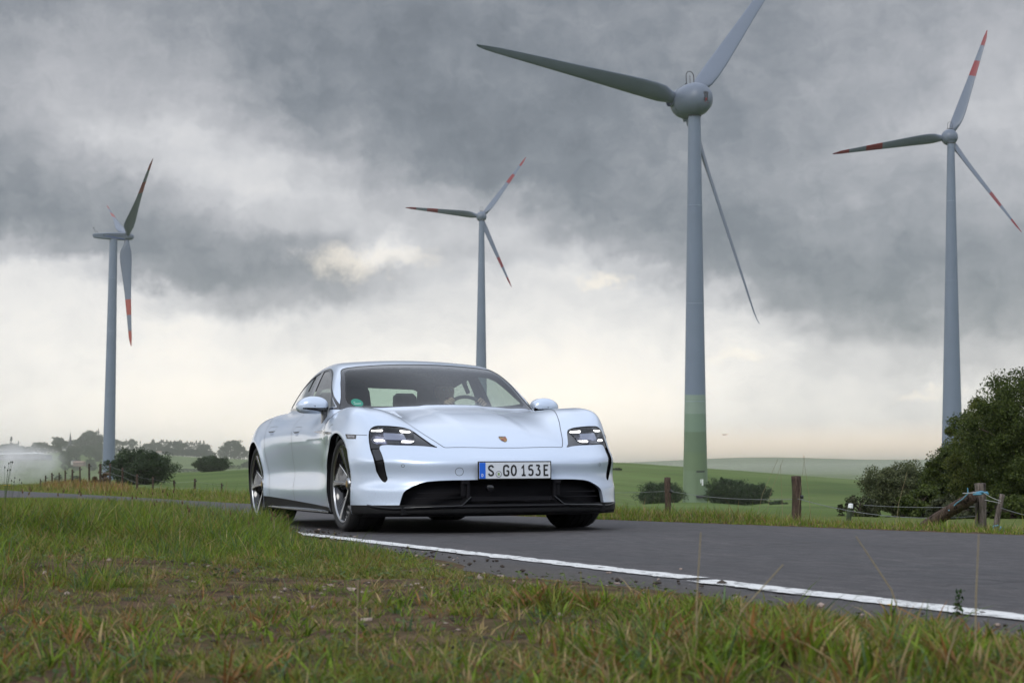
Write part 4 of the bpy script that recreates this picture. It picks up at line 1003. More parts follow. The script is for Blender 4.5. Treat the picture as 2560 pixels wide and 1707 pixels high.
def ground_z(x, y):
    x = np.asarray(x, float); y = np.asarray(y, float); u, D = uD(x, y)
    le, re = left_edge(y), right_edge(y)
    dl = np.maximum(le-x, 0); dr = np.maximum(x-re, 0)
    bump = .022*vnoise(x*1.3, y*1.3, 1)+.010*vnoise(x*4.7, y*4.7, 2)+.004*vnoise(x*15, y*15, 3)
    near = -.012+np.minimum(dl*.35, .03)+bump*sstep(.05, .6, dl+dr)-(.30*(1-np.exp(-dr/2.2)))+.02*np.exp(-((dr-.25)/.25)**2)*(dr > 0)
    near = near+.03*vnoise(x*.35, y*.35, 4)*sstep(.4, 2.0, dl+dr)+.175*sstep(.25, 2.4, dl)*sstep(-8.5, -2.5, y)
    far = gT2(np.log(np.clip(D, 60, 13500)), np.clip(u, -900, 3400))+.25*vnoise(x/23, y/23, 6)*sstep(100, 400, D)*1.0
    w = sstep(22, 60, D); road = (1-sstep(0, 7, np.minimum(dl, 99)+np.minimum(dr, 99)))*(1-sstep(95, 140, y))
    w = w*(1-road)
    z = near*(1-w)+far*w
    inside = (dl <= 0) & (dr <= 0) & (y < 150); return np.where(inside, np.minimum(z, -.012), z)
def land_mat():
    m = bpy.data.materials.new('meadow_ground'); m.use_nodes = True; nt = m.node_tree; t = NT(nt); b = nt.nodes['Principled BSDF']; b.inputs['Roughness'].default_value = .95; b.inputs['Specular IOR Level'].default_value = .1
    co = t.n('ShaderNodeTexCoord').outputs['Object']
    n1 = t.noise(co, .012, 4, .55); n2 = t.noise(co, .16, 6, .6); n3 = t.noise(co, 9.0, 8, .65); n4 = t.noise(co, 60.0, 4, .6)
    field = t.ramp(n1, [(.35, (.052, .092, .022)), (.48, (.085, .135, .032)), (.62, (.115, .165, .050)), (.74, (.15, .16, .07))])
    field = t.mix(t.m('MULTIPLY', t.sm(n2, .40, .70), .35), field, (.10, .11, .035))
    sr = t.noise(t.n('ShaderNodeVectorRotate', rotation_type='Z_AXIS', ins={'Vector': co, 'Angle': .5}).outputs[0] if False else t.v('MULTIPLY', t.n('ShaderNodeVectorRotate', rotation_type='Z_AXIS', ins={'Vector': co, 'Angle': .35}).outputs[0], (.012, .16, 0)), 1.0, 5, .6)
    field = t.mix(t.m('MULTIPLY', t.sm(sr, .42, .62), .5), field, (.060, .078, .022)); field = t.mix(t.m('MULTIPLY', t.sm(sr, .58, .70), .5), field, (.17, .185, .075))
    soil = t.ramp(n3, [(.30, (.028, .018, .011)), (.48, (.070, .044, .027)), (.64, (.125, .080, .050)), (.78, (.22, .155, .10))])
    soil = t.mix(t.m('MULTIPLY', t.sm(n4, .5, .7), .4), soil, (.035, .025, .016))
    gl = t.noise(co, 3.2, 7, .7); soil = t.mix(t.m('MULTIPLY', t.sm(gl, .45, .66), .55), soil, t.ramp(n4, [(.3, (.030, .042, .010)), (.55, (.085, .085, .025)), (.75, (.17, .13, .055))]))
    rr_ = t.n('ShaderNodeSeparateXYZ', ins={0: t.n('ShaderNodeVectorRotate', rotation_type='Z_AXIS', ins={'Vector': t.v('ADD', co, t.v('MULTIPLY', t.n('ShaderNodeTexNoise', ins=dict(Vector=co, Scale=.01, Detail=2)).outputs[1], (30, 30, 0))), 'Angle': .9}).outputs[0]}).outputs[0]
    tr_ = t.m('ABSOLUTE', t.m('SUBTRACT', t.m('FRACT', t.m('MULTIPLY', rr_, 1/21.0)), .5)); field = t.mix(t.m('MULTIPLY', t.m('SUBTRACT', 1.0, t.sm(t.m('ABSOLUTE', t.m('SUBTRACT', tr_, .04)), .008, .022)), .45), field, (.055, .065, .02))
    s = t.n('ShaderNodeVectorMath', operation='DISTANCE', ins={0: co, 1: (CAM[0]+2, CAM[1]+6, 0)}).outputs['Value']
    sx_ = t.n('ShaderNodeSeparateXYZ', ins={0: co}).outputs[0]
    k = t.m('MULTIPLY', t.m('SUBTRACT', 1.0, t.sm(s, 16.0, 30.0)), t.m('SUBTRACT', 1.0, t.sm(sx_, 3.0, 4.6)))
    c = t.mix(k, t.mix(t.m('SUBTRACT', 1.0, t.sm(s, 20.0, 60.0)), field, t.ramp(n3, [(.3, (.045, .065, .014)), (.55, (.10, .125, .03)), (.75, (.17, .16, .06))])), soil); nt.links.new(c, b.inputs['Base Color'])
    bp = t.n('ShaderNodeBump', ins=dict(Strength=.6, Height=t.m('ADD', n3, t.m('MULTIPLY', n4, .4)), Distance=.02)); nt.links.new(bp.outputs[0], b.inputs['Normal']); return m
def build_terrain():
    ang = np.concatenate([np.arange(-180, -22, 3.0), np.arange(-22, 22, .16), np.arange(22, 180, 3.0)]); ang = np.radians(ang)-YAW*1.0
    rad = np.concatenate([[0.0], np.geomspace(.5, 14500, 320)])
    A, R = np.meshgrid(ang, rad); x = CAM[0]+R*np.sin(A); y = CAM[1]+R*np.cos(A); z = ground_z(x, y)
    V = np.stack([x.ravel(), y.ravel(), z.ravel()], 1); na, nr = len(ang), len(rad)
    i, j = np.meshgrid(np.arange(nr-1), np.arange(na), indexing='ij'); j2 = (j+1) % na
    Fq = np.stack([i*na+j, i*na+j2, (i+1)*na+j2, (i+1)*na+j], -1).reshape(-1, 4)[:, ::-1]
    o = mesh_np('meadow', V, Fq, land_mat(), smooth=True); tag(o, 'green pasture and bare verge soil rolling away to the hills', 'ground', kind='structure')
def build_road():
    m = bpy.data.materials.new('asphalt'); m.use_nodes = True; nt = m.node_tree; t = NT(nt); b = nt.nodes['Principled BSDF']
    co = t.n('ShaderNodeTexCoord').outputs['Object']; st = t.v('MULTIPLY', co, (1.0, .10, 1.0))
    n1 = t.noise(st, 3.5, 8, .68); n2 = t.noise(co, 95.0, 4, .8); n3 = t.noise(co, .5, 5, .6); n4 = t.noise(co, 45, 4, .6)
    c = t.ramp(n1, [(.32, (.028, .026, .027)), (.52, (.050, .0455, .047)), (.70, (.080, .073, .073))])
    c = t.mix(t.m('MULTIPLY', t.sm(n2, .55, .68), .75), c, (.24, .23, .23)); c = t.mix(t.m('MULTIPLY', t.sm(n2, .5, .3), .6), c, (.03, .03, .034))
    c = t.mix(t.m('MULTIPLY', t.sm(n3, .50, .68), .45), c, (.034, .031, .033))
    sxx = t.n('ShaderNodeSeparateXYZ', ins={0: co}).outputs[0]
    g5 = t.noise(t.v('MULTIPLY', co, (1, .3, 1)), 16, 6, .75); c = t.mix(t.sm(g5, .40, .62), t.mix(1.0, c, (.72, .72, .73), 'MULTIPLY'), t.mix(1.0, c, (1.22, 1.20, 1.20), 'MULTIPLY'))
    for cx_ in (-.85, .85): c = t.mix(t.m('MULTIPLY', t.m('SUBTRACT', 1.0, t.sm(t.m('ABSOLUTE', t.m('SUBTRACT', sxx, cx_)), .05, .42)), .30), c, (.030, .028, .030))
    ck = t.n('ShaderNodeTexVoronoi', feature='DISTANCE_TO_EDGE', ins=dict(Vector=t.v('ADD', co, t.v('MULTIPLY', t.n('ShaderNodeTexNoise', ins=dict(Vector=co, Scale=3.0, Detail=4)).outputs[1], (.5, .5, 0))), Scale=.55)).outputs[0]
    c = t.mix(t.m('MULTIPLY', t.m('SUBTRACT', 1.0, t.sm(ck, .004, .012)), t.m('MULTIPLY', t.sm(n3, .48, .55), .6)), c, (.012, .011, .011))
    sx = t.n('ShaderNodeSeparateXYZ', ins={0: co})
    dirt = t.m('MULTIPLY', t.sm(t.m('ADD', sx.outputs[0], t.m('MULTIPLY', n4, .35)), -1.22, -1.45), .75)
    c = t.mix(dirt, c, t.ramp(n4, [(.35, (.030, .024, .018)), (.6, (.060, .050, .040)), (.75, (.10, .085, .07))]))
    nt.links.new(c, b.inputs['Base Color']); b.inputs['Specular IOR Level'].default_value = .35
    nt.links.new(t.ramp(n1, [(.3, (.62,)*3), (.7, (.85,)*3)]), b.inputs['Roughness'])
    bp = t.n('ShaderNodeBump', ins=dict(Strength=.55, Height=t.m('ADD', n2, t.m('MULTIPLY', n4, .3)), Distance=.004)); nt.links.new(bp.outputs[0], b.inputs['Normal'])
    ys = np.concatenate([np.arange(-40, -14, 1.0), np.arange(-14, 4, .05), np.arange(4, 150, .5)]); k = 14; V = []
    for y in ys:
        le = float(left_edge(np.array(y))); re = float(right_edge(y)); s = np.linspace(0, 1, k)
        xs = le+(re-le)*s
        for x in xs: V.append((x, y, .0))
    n = len(ys); Fq = [(i*k+j, i*k+j+1, (i+1)*k+j+1, (i+1)*k+j) for i in range(n-1) for j in range(k-1)]
    # crumbling edge dips a little
    V = np.array(V); V[0::k, 2] = -.02; V[k-1::k, 2] = -.02
    o = mesh_np('road', V, np.array(Fq), m); tag(o, 'narrow grey asphalt country road', 'road', kind='structure')
    # white edge line: worn, torn outline, with a break where it restarts a little further out
    ml = bpy.data.materials.new('line_paint'); ml.use_nodes = True; nt = ml.node_tree; t = NT(nt); b = nt.nodes['Principled BSDF']; b.inputs['Roughness'].default_value = .7
    co = t.n('ShaderNodeTexCoord').outputs['Object']; a1 = t.noise(t.v('MULTIPLY', co, (1, .35, 1)), 26, 7, .7); a2 = t.noise(co, 150, 4, .7)
    nt.links.new(t.mix(t.sm(a2, .55, .75), t.ramp(a1, [(.3, (.50, .50, .49)), (.6, (.66, .66, .65))]), (.25, .245, .24)), b.inputs['Base Color'])
    al = t.m('ADD', t.m('MULTIPLY', a1, .75), t.m('MULTIPLY', a2, .35)); nt.links.new(t.sm(al, .452, .50), b.inputs['Alpha'])
    A = Acc()
    for y0, y1, x0, x1 in ((-6.38, 3, -1.40, -1.275), (-30, -6.50, -1.435, -1.305)):
        ys = np.arange(y0, y1, .03 if y0 > -7 else .03); ys = ys[(ys < 6) | (np.arange(len(ys)) % 20 == 0)]
        jl = .012*vnoise(ys*9, ys*0, 21)+.008*vnoise(ys*31, ys*0, 22); jr = .010*vnoise(ys*8, ys*0+5, 23)+.007*vnoise(ys*27, ys*0, 24)
        off_ = ys*0; L = np.stack([x0+jl+off_, ys, ys*0+.004], 1); R = np.stack([x1+jr+off_, ys, ys*0+.004], 1); n = len(ys)
        A.add(np.concatenate([L, R]), np.array([(i, n+i, n+i+1, i+1) for i in range(n-1)]))
    o = A.obj('edge_line', ml, smooth=False); tag(o, 'worn white painted line along the near edge of the road', 'road marking', kind='structure')
    # pebbles and clods along the road edge and in the bare soil
    A = Acc(); B = Acc(); icos = bmesh.new(); bmesh.ops.create_icosphere(icos, subdivisions=1, radius=1); IV = np.array([v.co[:] for v in icos.verts]); IF = np.array([[v.index for v in f.verts] for f in icos.faces]); icos.free()
    for q in range(900):
        if q < 520: y = rng.uniform(-9, 2.5); x = float(left_edge(np.array(y)))+abs(rng.normal(0, .16))*1.2-.05; s = rng.uniform(.003, .011)*(2.2 if rng.random() < .05 else 1)
        else: x, y = rng.normal(-2.75, .5), rng.normal(-6.6, 1.3); s = rng.uniform(.003, .012)*(1.7 if rng.random() < .06 else 1)
        z = max(float(ground_z(x, y)), .0 if x > -1.7 else -9); W = IV*(s*rng.uniform(.7, 1.4), s*rng.uniform(.7, 1.4), s*rng.uniform(.4, .8))*(1+.2*rng.normal(size=(len(IV), 1))); a = rng.uniform(0, 6.3)
        W = W @ np.array([[math.cos(a), -math.sin(a), 0], [math.sin(a), math.cos(a), 0], [0, 0, 1]])+np.array([x, y, z+s*.2]); (A if (q < 300 or q % 3) else B).add(W, IF)
    o = A.obj('soil_clods', mat('dark_clods', (.035, .026, .020), .95, var=.4, vscale=30), smooth=False); tag(o, 'crumbs of dark soil scattered along the road edge', 'soil', kind='stuff')
    o = B.obj('pebbles', mat('pebble_stone', (.26, .20, .17), .8, var=.3, vscale=20), smooth=False); tag(o, 'small pale and reddish stones in the bare verge soil', 'pebbles', kind='stuff')
# ---------------------------------------------------------------- grass
def leaf_mat(name, dark, light, trans=.35, rough=.6, vs=3.0, spec=.3):
    m = bpy.data.materials.new(name); m.use_nodes = True; nt = m.node_tree; t = NT(nt); b = nt.nodes['Principled BSDF']
    g = t.n('ShaderNodeNewGeometry'); r = g.outputs['Random Per Island']; co = t.n('ShaderNodeTexCoord').outputs['Object']; n = t.noise(co, vs, 4, .6)
    f = t.m('ADD', t.m('MULTIPLY', r, .6), t.m('MULTIPLY', n, .5)); c = t.ramp(f, [(.18, dark), (.85, light)])
    nt.links.new(c, b.inputs['Base Color']); b.inputs['Roughness'].default_value = rough; b.inputs['Specular IOR Level'].default_value = spec
    if trans:
        tr = t.n('ShaderNodeBsdfTranslucent'); nt.links.new(c, tr.inputs[0]); mx = t.n('ShaderNodeMixShader', ins={0: trans, 1: b.outputs[0], 2: tr.outputs[0]}); nt.links.new(mx.outputs[0], nt.nodes['Material Output'].inputs[0])
    return m
def tufts(x, y, k0, k1, rad):
    """turn centres into clusters: blade x, y, outward angle, centre index"""
    k = rng.integers(k0, k1, len(x)); i = np.repeat(np.arange(len(x)), k); a = rng.uniform(0, 2*math.pi, len(i)); r = rad*rng.uniform(0, 1, len(i))**.6*rng.uniform(.6, 1.5, len(x))[i]
    return x[i]+r*np.cos(a), y[i]+r*np.sin(a), a, i
def blades(x, y, h, w, lean, mi, curl=.5, ang=None):
    """arrays -> vertices and faces of bent, tapering blades (7 vertices each)"""
    n = len(x); z = ground_z(x, y)-.006; a = rng.uniform(0, 2*math.pi, n) if ang is None else ang+rng.normal(0, .7, n); d = np.stack([np.cos(a), np.sin(a), np.zeros(n)], 1)
    s = rng.uniform(0, 2*math.pi, n); p = np.stack([np.cos(s), np.sin(s), np.zeros(n)], 1); B = np.stack([x, y, z], 1); up = np.array([0, 0, 1.])
    V = np.empty((n, 7, 3)); 
    for k, (t, ww) in enumerate(((0, .8), (.38, 1.0), (.74, .62), (1.0, 0))):
        bend = lean*(t**(1+curl*1.2)); c = B+up*(h*(t*np.sqrt(np.maximum(0, 1-.35*(lean/np.maximum(h, 1e-3))**2*t))))[:, None]+d*(bend)[:, None]
        if k < 3: V[:, 2*k] = c-p*(w*ww/2)[:, None]; V[:, 2*k+1] = c+p*(w*ww/2)[:, None]
        else: V[:, 6] = c
    o = (np.arange(n)*7)[:, None]; q = np.concatenate([o+np.array([0, 1, 3, 2]), o+np.array([2, 3, 5, 4])]); t3 = o+np.array([4, 5, 6])
    return V.reshape(-1, 3), q, t3, np.concatenate([mi, mi]), mi
def grass_obj(name, sets, mats, label):
    Vs, Q, T, mq, mt = [], [], [], [], []; n = 0
    for V, q, t3, a, b in sets: Vs.append(V); Q.append(q+n); T.append(t3+n); mq.append(a); mt.append(b); n += len(V)
    o = mesh_np(name, np.concatenate(Vs), [np.concatenate(Q), np.concatenate(T)], mats, smooth=False, mi=np.concatenate(mq+mt)); return tag(o, label, 'grass', kind='stuff')
def in_view(x, y, pad=160):
    u, D = uD(x, y); return (u > -pad) & (u < 2560+pad) & (D > 2.2)
def scatter(n, x0, x1, y0, y1):
    x = rng.uniform(x0, x1, n); y = rng.uniform(y0, y1, n); k = in_view(x, y); return x[k], y[k]
def soil_mask(x, y):
    """1 on the bare patch, 0 in thick turf"""
    a = ((x+3.0+.20*(y+7.0))/1.25)**2+((y+7.1)/2.1)**2; a = a+.75*vnoise(x*1.7, y*1.7, 31)+.55*vnoise(x*5, y*5, 32); return .92*(1-sstep(.25, 1.15, a))
def tall_mask(x, y):
    """1 in the tall stand on the left"""
    s = (y+3.4)-1.15*(x+2.2)+.9*vnoise(x*1.1, y*1.1, 33)+.4*vnoise(x*3.3, y*3.3, 34); return sstep(-2.2, 1.4, s)*(x < -1.5)
GM = []
def build_grass():
    GM.extend([leaf_mat('grass_fresh', (.030, .072, .005), (.190, .280, .022)), leaf_mat('grass_olive', (.045, .065, .009), (.225, .228, .036)), leaf_mat('grass_straw', (.13, .095, .04), (.40, .30, .14), .25), leaf_mat('grass_rust', (.10, .045, .014), (.28, .14, .045), .2), leaf_mat('grass_bluish', (.03, .062, .022), (.115, .18, .08))])
    def cls(n, p): return rng.choice(len(p), n, p=np.array(p)/sum(p))
    S = []
    # 1 thicker stand on the left verge, in tufts
    for n, x0, x1, y0, y1, big in ((22000, -7, -1.6, -7.5, 2, 1), (16000, -7, -1.5, 2, 14, 1.3), (5000, -8, -1.3, 14, 40, 2)):
        x, y = scatter(n*3, x0, x1, y0, y1); u, D = uD(x, y); tm = tall_mask(x, y)*(1-soil_mask(x, y)*.9); le = left_edge(y)
        k = (rng.random(len(x)) < np.maximum(tm, .9*sstep(-2.2, .2, y))) & (x < le+.02); x, y = x[k], y[k]; base = rng.uniform(.45, 1.25, len(x))*(1+.45*vnoise(x*.9, y*.9, 41)+.2*vnoise(x*2.3, y*2.3, 42)); cc = cls(len(x), [.52, .22, .07, .03, .16])
        x, y, a, i = tufts(x, y, 6, 17, .028*big); u, D = uD(x, y); le = left_edge(y); n_ = len(x); ed = sstep(.0, .5-.38*sstep(-2.5, 0, y), le-x)
        h = (.045+.095*ed*np.maximum(tall_mask(x, y), .8*sstep(-2.2, .2, y)*(y < 8)))*base[i]*rng.uniform(.45, 1.15, n_)*np.where(rng.random(n_) < .03, 1.7, 1); h = np.minimum(h, np.clip(.371-.0085*D-ground_z(x, y), .02, 1)*rng.uniform(.75, 1.15, n_))
        mi = np.where(rng.random(n_) < .75, cc[i], cls(n_, [.5, .2, .14, .04, .12])); S.append(blades(x, y, h, rng.uniform(.0016, .0040, n_)*np.interp(D, [8, 30], [1, 2.2]), h*rng.uniform(.15, 1.25, n_), mi, ang=a))
    # 2 short tufts, thin over the bare patch
    x, y = scatter(125000, -6.5, -1.5, -10.6, -1.0); k = x < left_edge(y)+.03; x, y = x[k], y[k]; sm_ = soil_mask(x, y); tm = tall_mask(x, y)
    cl = vnoise(x*2.6, y*2.6, 50)*.45+vnoise(x*7, y*7, 51)*.45+vnoise(x*17, y*17, 52)*.3; pr = np.clip((.60*(1-sm_)+.12*sm_)*(1-tm*.8)*(1+2.2*cl), .015, 1)
    k = rng.random(len(x)) < pr; x, y, sm_ = x[k], y[k], sm_[k]; ry = sstep(-2.7, -1.85, x)*.8+.45*sm_; base = rng.uniform(.5, 1.35, len(x))*(1.2-.35*sm_)
    cc = np.where(rng.random(len(x)) < .18+.5*ry, cls(len(x), [0, .55, .22, .23, 0]), cls(len(x), [.44, .36, .07, .03, .10])); x, y, a, i = tufts(x, y, 5, 15, .016); n_ = len(x)
    h = rng.uniform(.010, .040, n_)*base[i]*(1+.5*(rng.random(n_) < .1)); u, D = uD(x, y); vl = np.interp(u, [0, 820, 1000, 1250, 1500, 1700, 2100, 2560], [1200, 1335, 1385, 1436, 1466, 1480, 1522, 1568])+rng.normal(0, 7, n_); h = np.minimum(h, np.maximum(.006, CAM[2]-(vl-horizon(u))/FPX*D-ground_z(x, y))); S.append(blades(x, y, h, rng.uniform(.0013, .0030, n_), h*rng.uniform(.3, 1.7, n_), np.where(rng.random(n_) < .8, cc[i], cls(n_, [.3, .3, .2, .15, .05])), ang=a))
    # 3 lusher clumps close to the lens, bottom and lower right
    x, y = scatter(46000, -4.6, -1.4, -10.2, -7.3); k = x < left_edge(y)-.02; x, y = x[k], y[k]; u, D = uD(x, y)
    cl = vnoise(x*3.1, y*3.1, 61)*.6+vnoise(x*8, y*8, 62)*.4; dens = np.interp(u, [0, 900, 1400, 2560], [.07, .08, .30, .36])*np.interp(D, [2.6, 4.4, 5.2], [1, .8, .3]); k = rng.random(len(x)) < dens*np.clip(.6+cl*1.5, .05, 1); x, y = x[k], y[k]; base = rng.uniform(.5, 1.3, len(x))*(1+.5*vnoise(x*2.5, y*2.5, 63))
    cc = cls(len(x), [.40, .24, .14, .14, .08]); x, y, a, i = tufts(x, y, 6, 16, .020); u, D = uD(x, y); n_ = len(x)
    h = rng.uniform(.02, .085, n_)*base[i]*np.interp(u, [0, 1200, 1600, 2560], [.7, .85, 1.25, 1.45]); vl = np.interp(u, [0, 820, 1000, 1250, 1500, 1700, 2100, 2560], [1300, 1345, 1388, 1438, 1468, 1484, 1525, 1572])+26*vnoise(u/60, u*0, 66)+rng.normal(0, 9, n_)-rng.uniform(20, 75, n_)*(rng.random(n_) < .05); h = np.minimum(h, np.maximum(.008, CAM[2]-(vl-horizon(u))/FPX*D-ground_z(x, y))); S.append(blades(x, y, h, rng.uniform(.0020, .0068, n_)*np.where(rng.random(n_) < .12, 1.5, 1), h*rng.uniform(.2, 1.5, n_), np.where(rng.random(n_) < .8, cc[i], cls(n_, [.3, .2, .25, .15, .1])), ang=a))
    grass_obj('verge_grass', S, GM, 'grass of the near verge, tall and green at left, short and sparse over bare soil')
    # 4 verge beyond the road
    S = []
    for n, y0, y1, wmax, sc in ((60000, -9, 6, 1.5, 1), (46000, 6, 34, 2.6, 1.15), (30000, 34, 130, 5, 1.6)):
        y = rng.uniform(y0, y1, n); dr = rng.uniform(0, 1, n)**1.2*wmax; x = right_edge(y)+dr-.03; k = in_view(x, y); x, y, dr = x[k], y[k], dr[k]; u, D = uD(x, y); n_ = len(x)
        h = (.035+.115*sstep(.05, .5, dr))*rng.uniform(.4, 1.2, n_)*(1+.35*vnoise(x*.8, y*.8, 71))*sc*np.where(rng.random(n_) < .03, 1.7, 1)*np.interp(u, [700, 1500, 1950, 2200], [1.1, 1, .85, .62])
        S.append(blades(x, y, h, rng.uniform(.003, .006, n_)*np.interp(D, [12, 40, 120], [1, 2.2, 5]), h*rng.uniform(.15, .9, n_), cls(n_, [.40, .30, .20, .04, .06])))
    grass_obj('far_verge_grass', S, GM, 'strip of uncut grass along the far edge of the road')
    # 5 fallen straw on the ground
    x, y = scatter(9000, -6.5, -1.6, -10.2, -2); k = x < left_edge(y); x, y = x[k][:4200], y[k][:4200]; n_ = len(x); L = rng.uniform(.03, .10, n_)
    V, q, t3, a, b = blades(x, y, np.full(n_, .012), rng.uniform(.0015, .003, n_), L, cls(n_, [0, 0, .6, .4, 0])); V[:, 2] += .008
    o = mesh_np('straw', V, [q, t3], GM, smooth=False, mi=np.concatenate([a, b])); tag(o, 'dry straw and withered blades lying on the verge', 'straw', kind='stuff')
    # 6 small broad leaves (clover, dandelion) in the turf
    x, y = scatter(60000, -6.5, -1.55, -10.2, 0); k = (x < left_edge(y)) & (rng.random(len(x)) < .6*(1-soil_mask(x, y)*.6)) & (vnoise(x*2.7, y*2.7, 81) > .0); x, y = x[k][:16000], y[k][:16000]; n_ = len(x); s = rng.uniform(.004, .012, n_); z = ground_z(x, y)+rng.uniform(.004, .03, n_)
    a = rng.uniform(0, 6.28, n_); ti = rng.uniform(-.5, .5, n_); d = np.stack([np.cos(a), np.sin(a), np.sin(ti)], 1); p = np.stack([-np.sin(a), np.cos(a), rng.uniform(-.4, .4, n_)], 1); C = np.stack([x, y, z], 1)
    V = np.stack([C-d*s[:, None], C+p*s[:, None]*.6, C+d*s[:, None], C-p*s[:, None]*.6], 1).reshape(-1, 3); o = mesh_np('clover', V, np.arange(n_*4).reshape(-1, 4), leaf_mat('clover_leaf', (.03, .06, .012), (.12, .17, .04)), smooth=False); tag(o, 'low clover and small broad leaves in the turf', 'clover', kind='stuff')
# ================================================================ trees and bushes
def crown_np(h, w, d, nleaf, ls, nclump=60, shape='round', low=.0, seed=0, core=True):
    """cloud of leaf quads inside an uneven crown, base at z=0"""
    r = np.random.default_rng(seed); 
    if shape == 'cone':
        t = r.uniform(0, 1, nclump)**1.25; a = r.uniform(0, 6.28, nclump); rr = (1-t)*r.uniform(.45, 1.0, nclump); C = np.stack([rr*np.cos(a)*w/2, rr*np.sin(a)*d/2, h*(.10+.90*t)], 1); cs = np.maximum(.10, (1-t)*.22)*w
    else:
        v = r.normal(size=(nclump, 3)); v /= np.linalg.norm(v, axis=1)[:, None]; rad = r.uniform(.35, 1.0, nclump)**.5*(1+.22*r.normal(size=nclump)*.6); v *= np.clip(rad, .3, 1.12)[:, None]
        z = v[:, 2]; C = np.stack([v[:, 0]*w/2, v[:, 1]*d/2, h*(low+(1-low)*(.5+.46*z))], 1); cs = r.uniform(.045, .17, nclump)*(w+h)/2
    k = r.integers(0, nclump, nleaf); g = r.normal(size=(nleaf, 3)); g /= np.linalg.norm(g, axis=1)[:, None]; P = C[k]+g*(r.uniform(0, 1, nleaf)**.45*cs[k])[:, None]*np.array([1, 1, .75]); P[:, 2] = np.abs(P[:, 2])
    n = r.normal(size=(nleaf, 3)); n /= np.linalg.norm(n, axis=1)[:, None]; t = np.cross(n, r.normal(size=(nleaf, 3))); t /= np.linalg.norm(t, axis=1)[:, None]; b = np.cross(n, t); s = (ls*r.uniform(.6, 1.3, nleaf))[:, None]
    V = np.stack([P-t*s, P+b*s*.55, P+t*s, P-b*s*.55], 1).reshape(-1, 3); return V, np.arange(nleaf*4).reshape(-1, 4), C
TM = {}
def tree(name, label, cat, base, h, w, nleaf, ls, m, group=None, seed=0, shape='round', low=.12, trunk_r=None, d=None, twigs=True, nclump=60):
    base = np.asarray(base, float); root = thing(name, label, cat, tuple(base), group)
    V, Fq, C = crown_np(h, w, d or w, nleaf, ls, nclump, shape, low, seed); mesh_np('crown', V, Fq, m, root, smooth=False)
    r = np.random.default_rng(seed+5); A = Acc(); tr = trunk_r or w*.03
    A.tube([(0, 0, -.3), (.02*w, 0, h*.25), (-.01*w, .01*w, h*.5), (0, 0, h*(.93 if shape == 'cone' else .72))], [tr*1.2, tr, tr*.7, tr*.25], 7)
    if twigs:
        for c in C[r.permutation(len(C))[:26]]:
            z0 = min(h*.55, max(h*.06, c[2]*r.uniform(.35, .6))); m_ = np.array([c[0]*.45, c[1]*.45, z0+(c[2]-z0)*.6]); A.tube([(0, 0, z0), tuple(m_), tuple(c)], [tr*.45, tr*.28, tr*.08], 5)
    A.obj('trunk', TM['bark'], root); return root
def copy_tree(o, parent=None):
    c = o.copy(); COL.objects.link(c); c.parent = parent
    for ch in o.children: copy_tree(ch, c)
    return c
def place_copy(proto, first, loc, sc, rz, label, group):
    o = proto if first else copy_tree(proto); o.location = tuple(loc); o.scale = (sc[0], sc[0], sc[1]); o.rotation_euler = (0, 0, rz); o['label'] = label; o['group'] = group; return o
def gpt(u, D, v=None, sink=0.0):
    """ground point in the photo column u at depth D"""
    p = pt(u, 1190, D); return np.array([p[0], p[1], float(ground_z(p[0], p[1]))-sink])
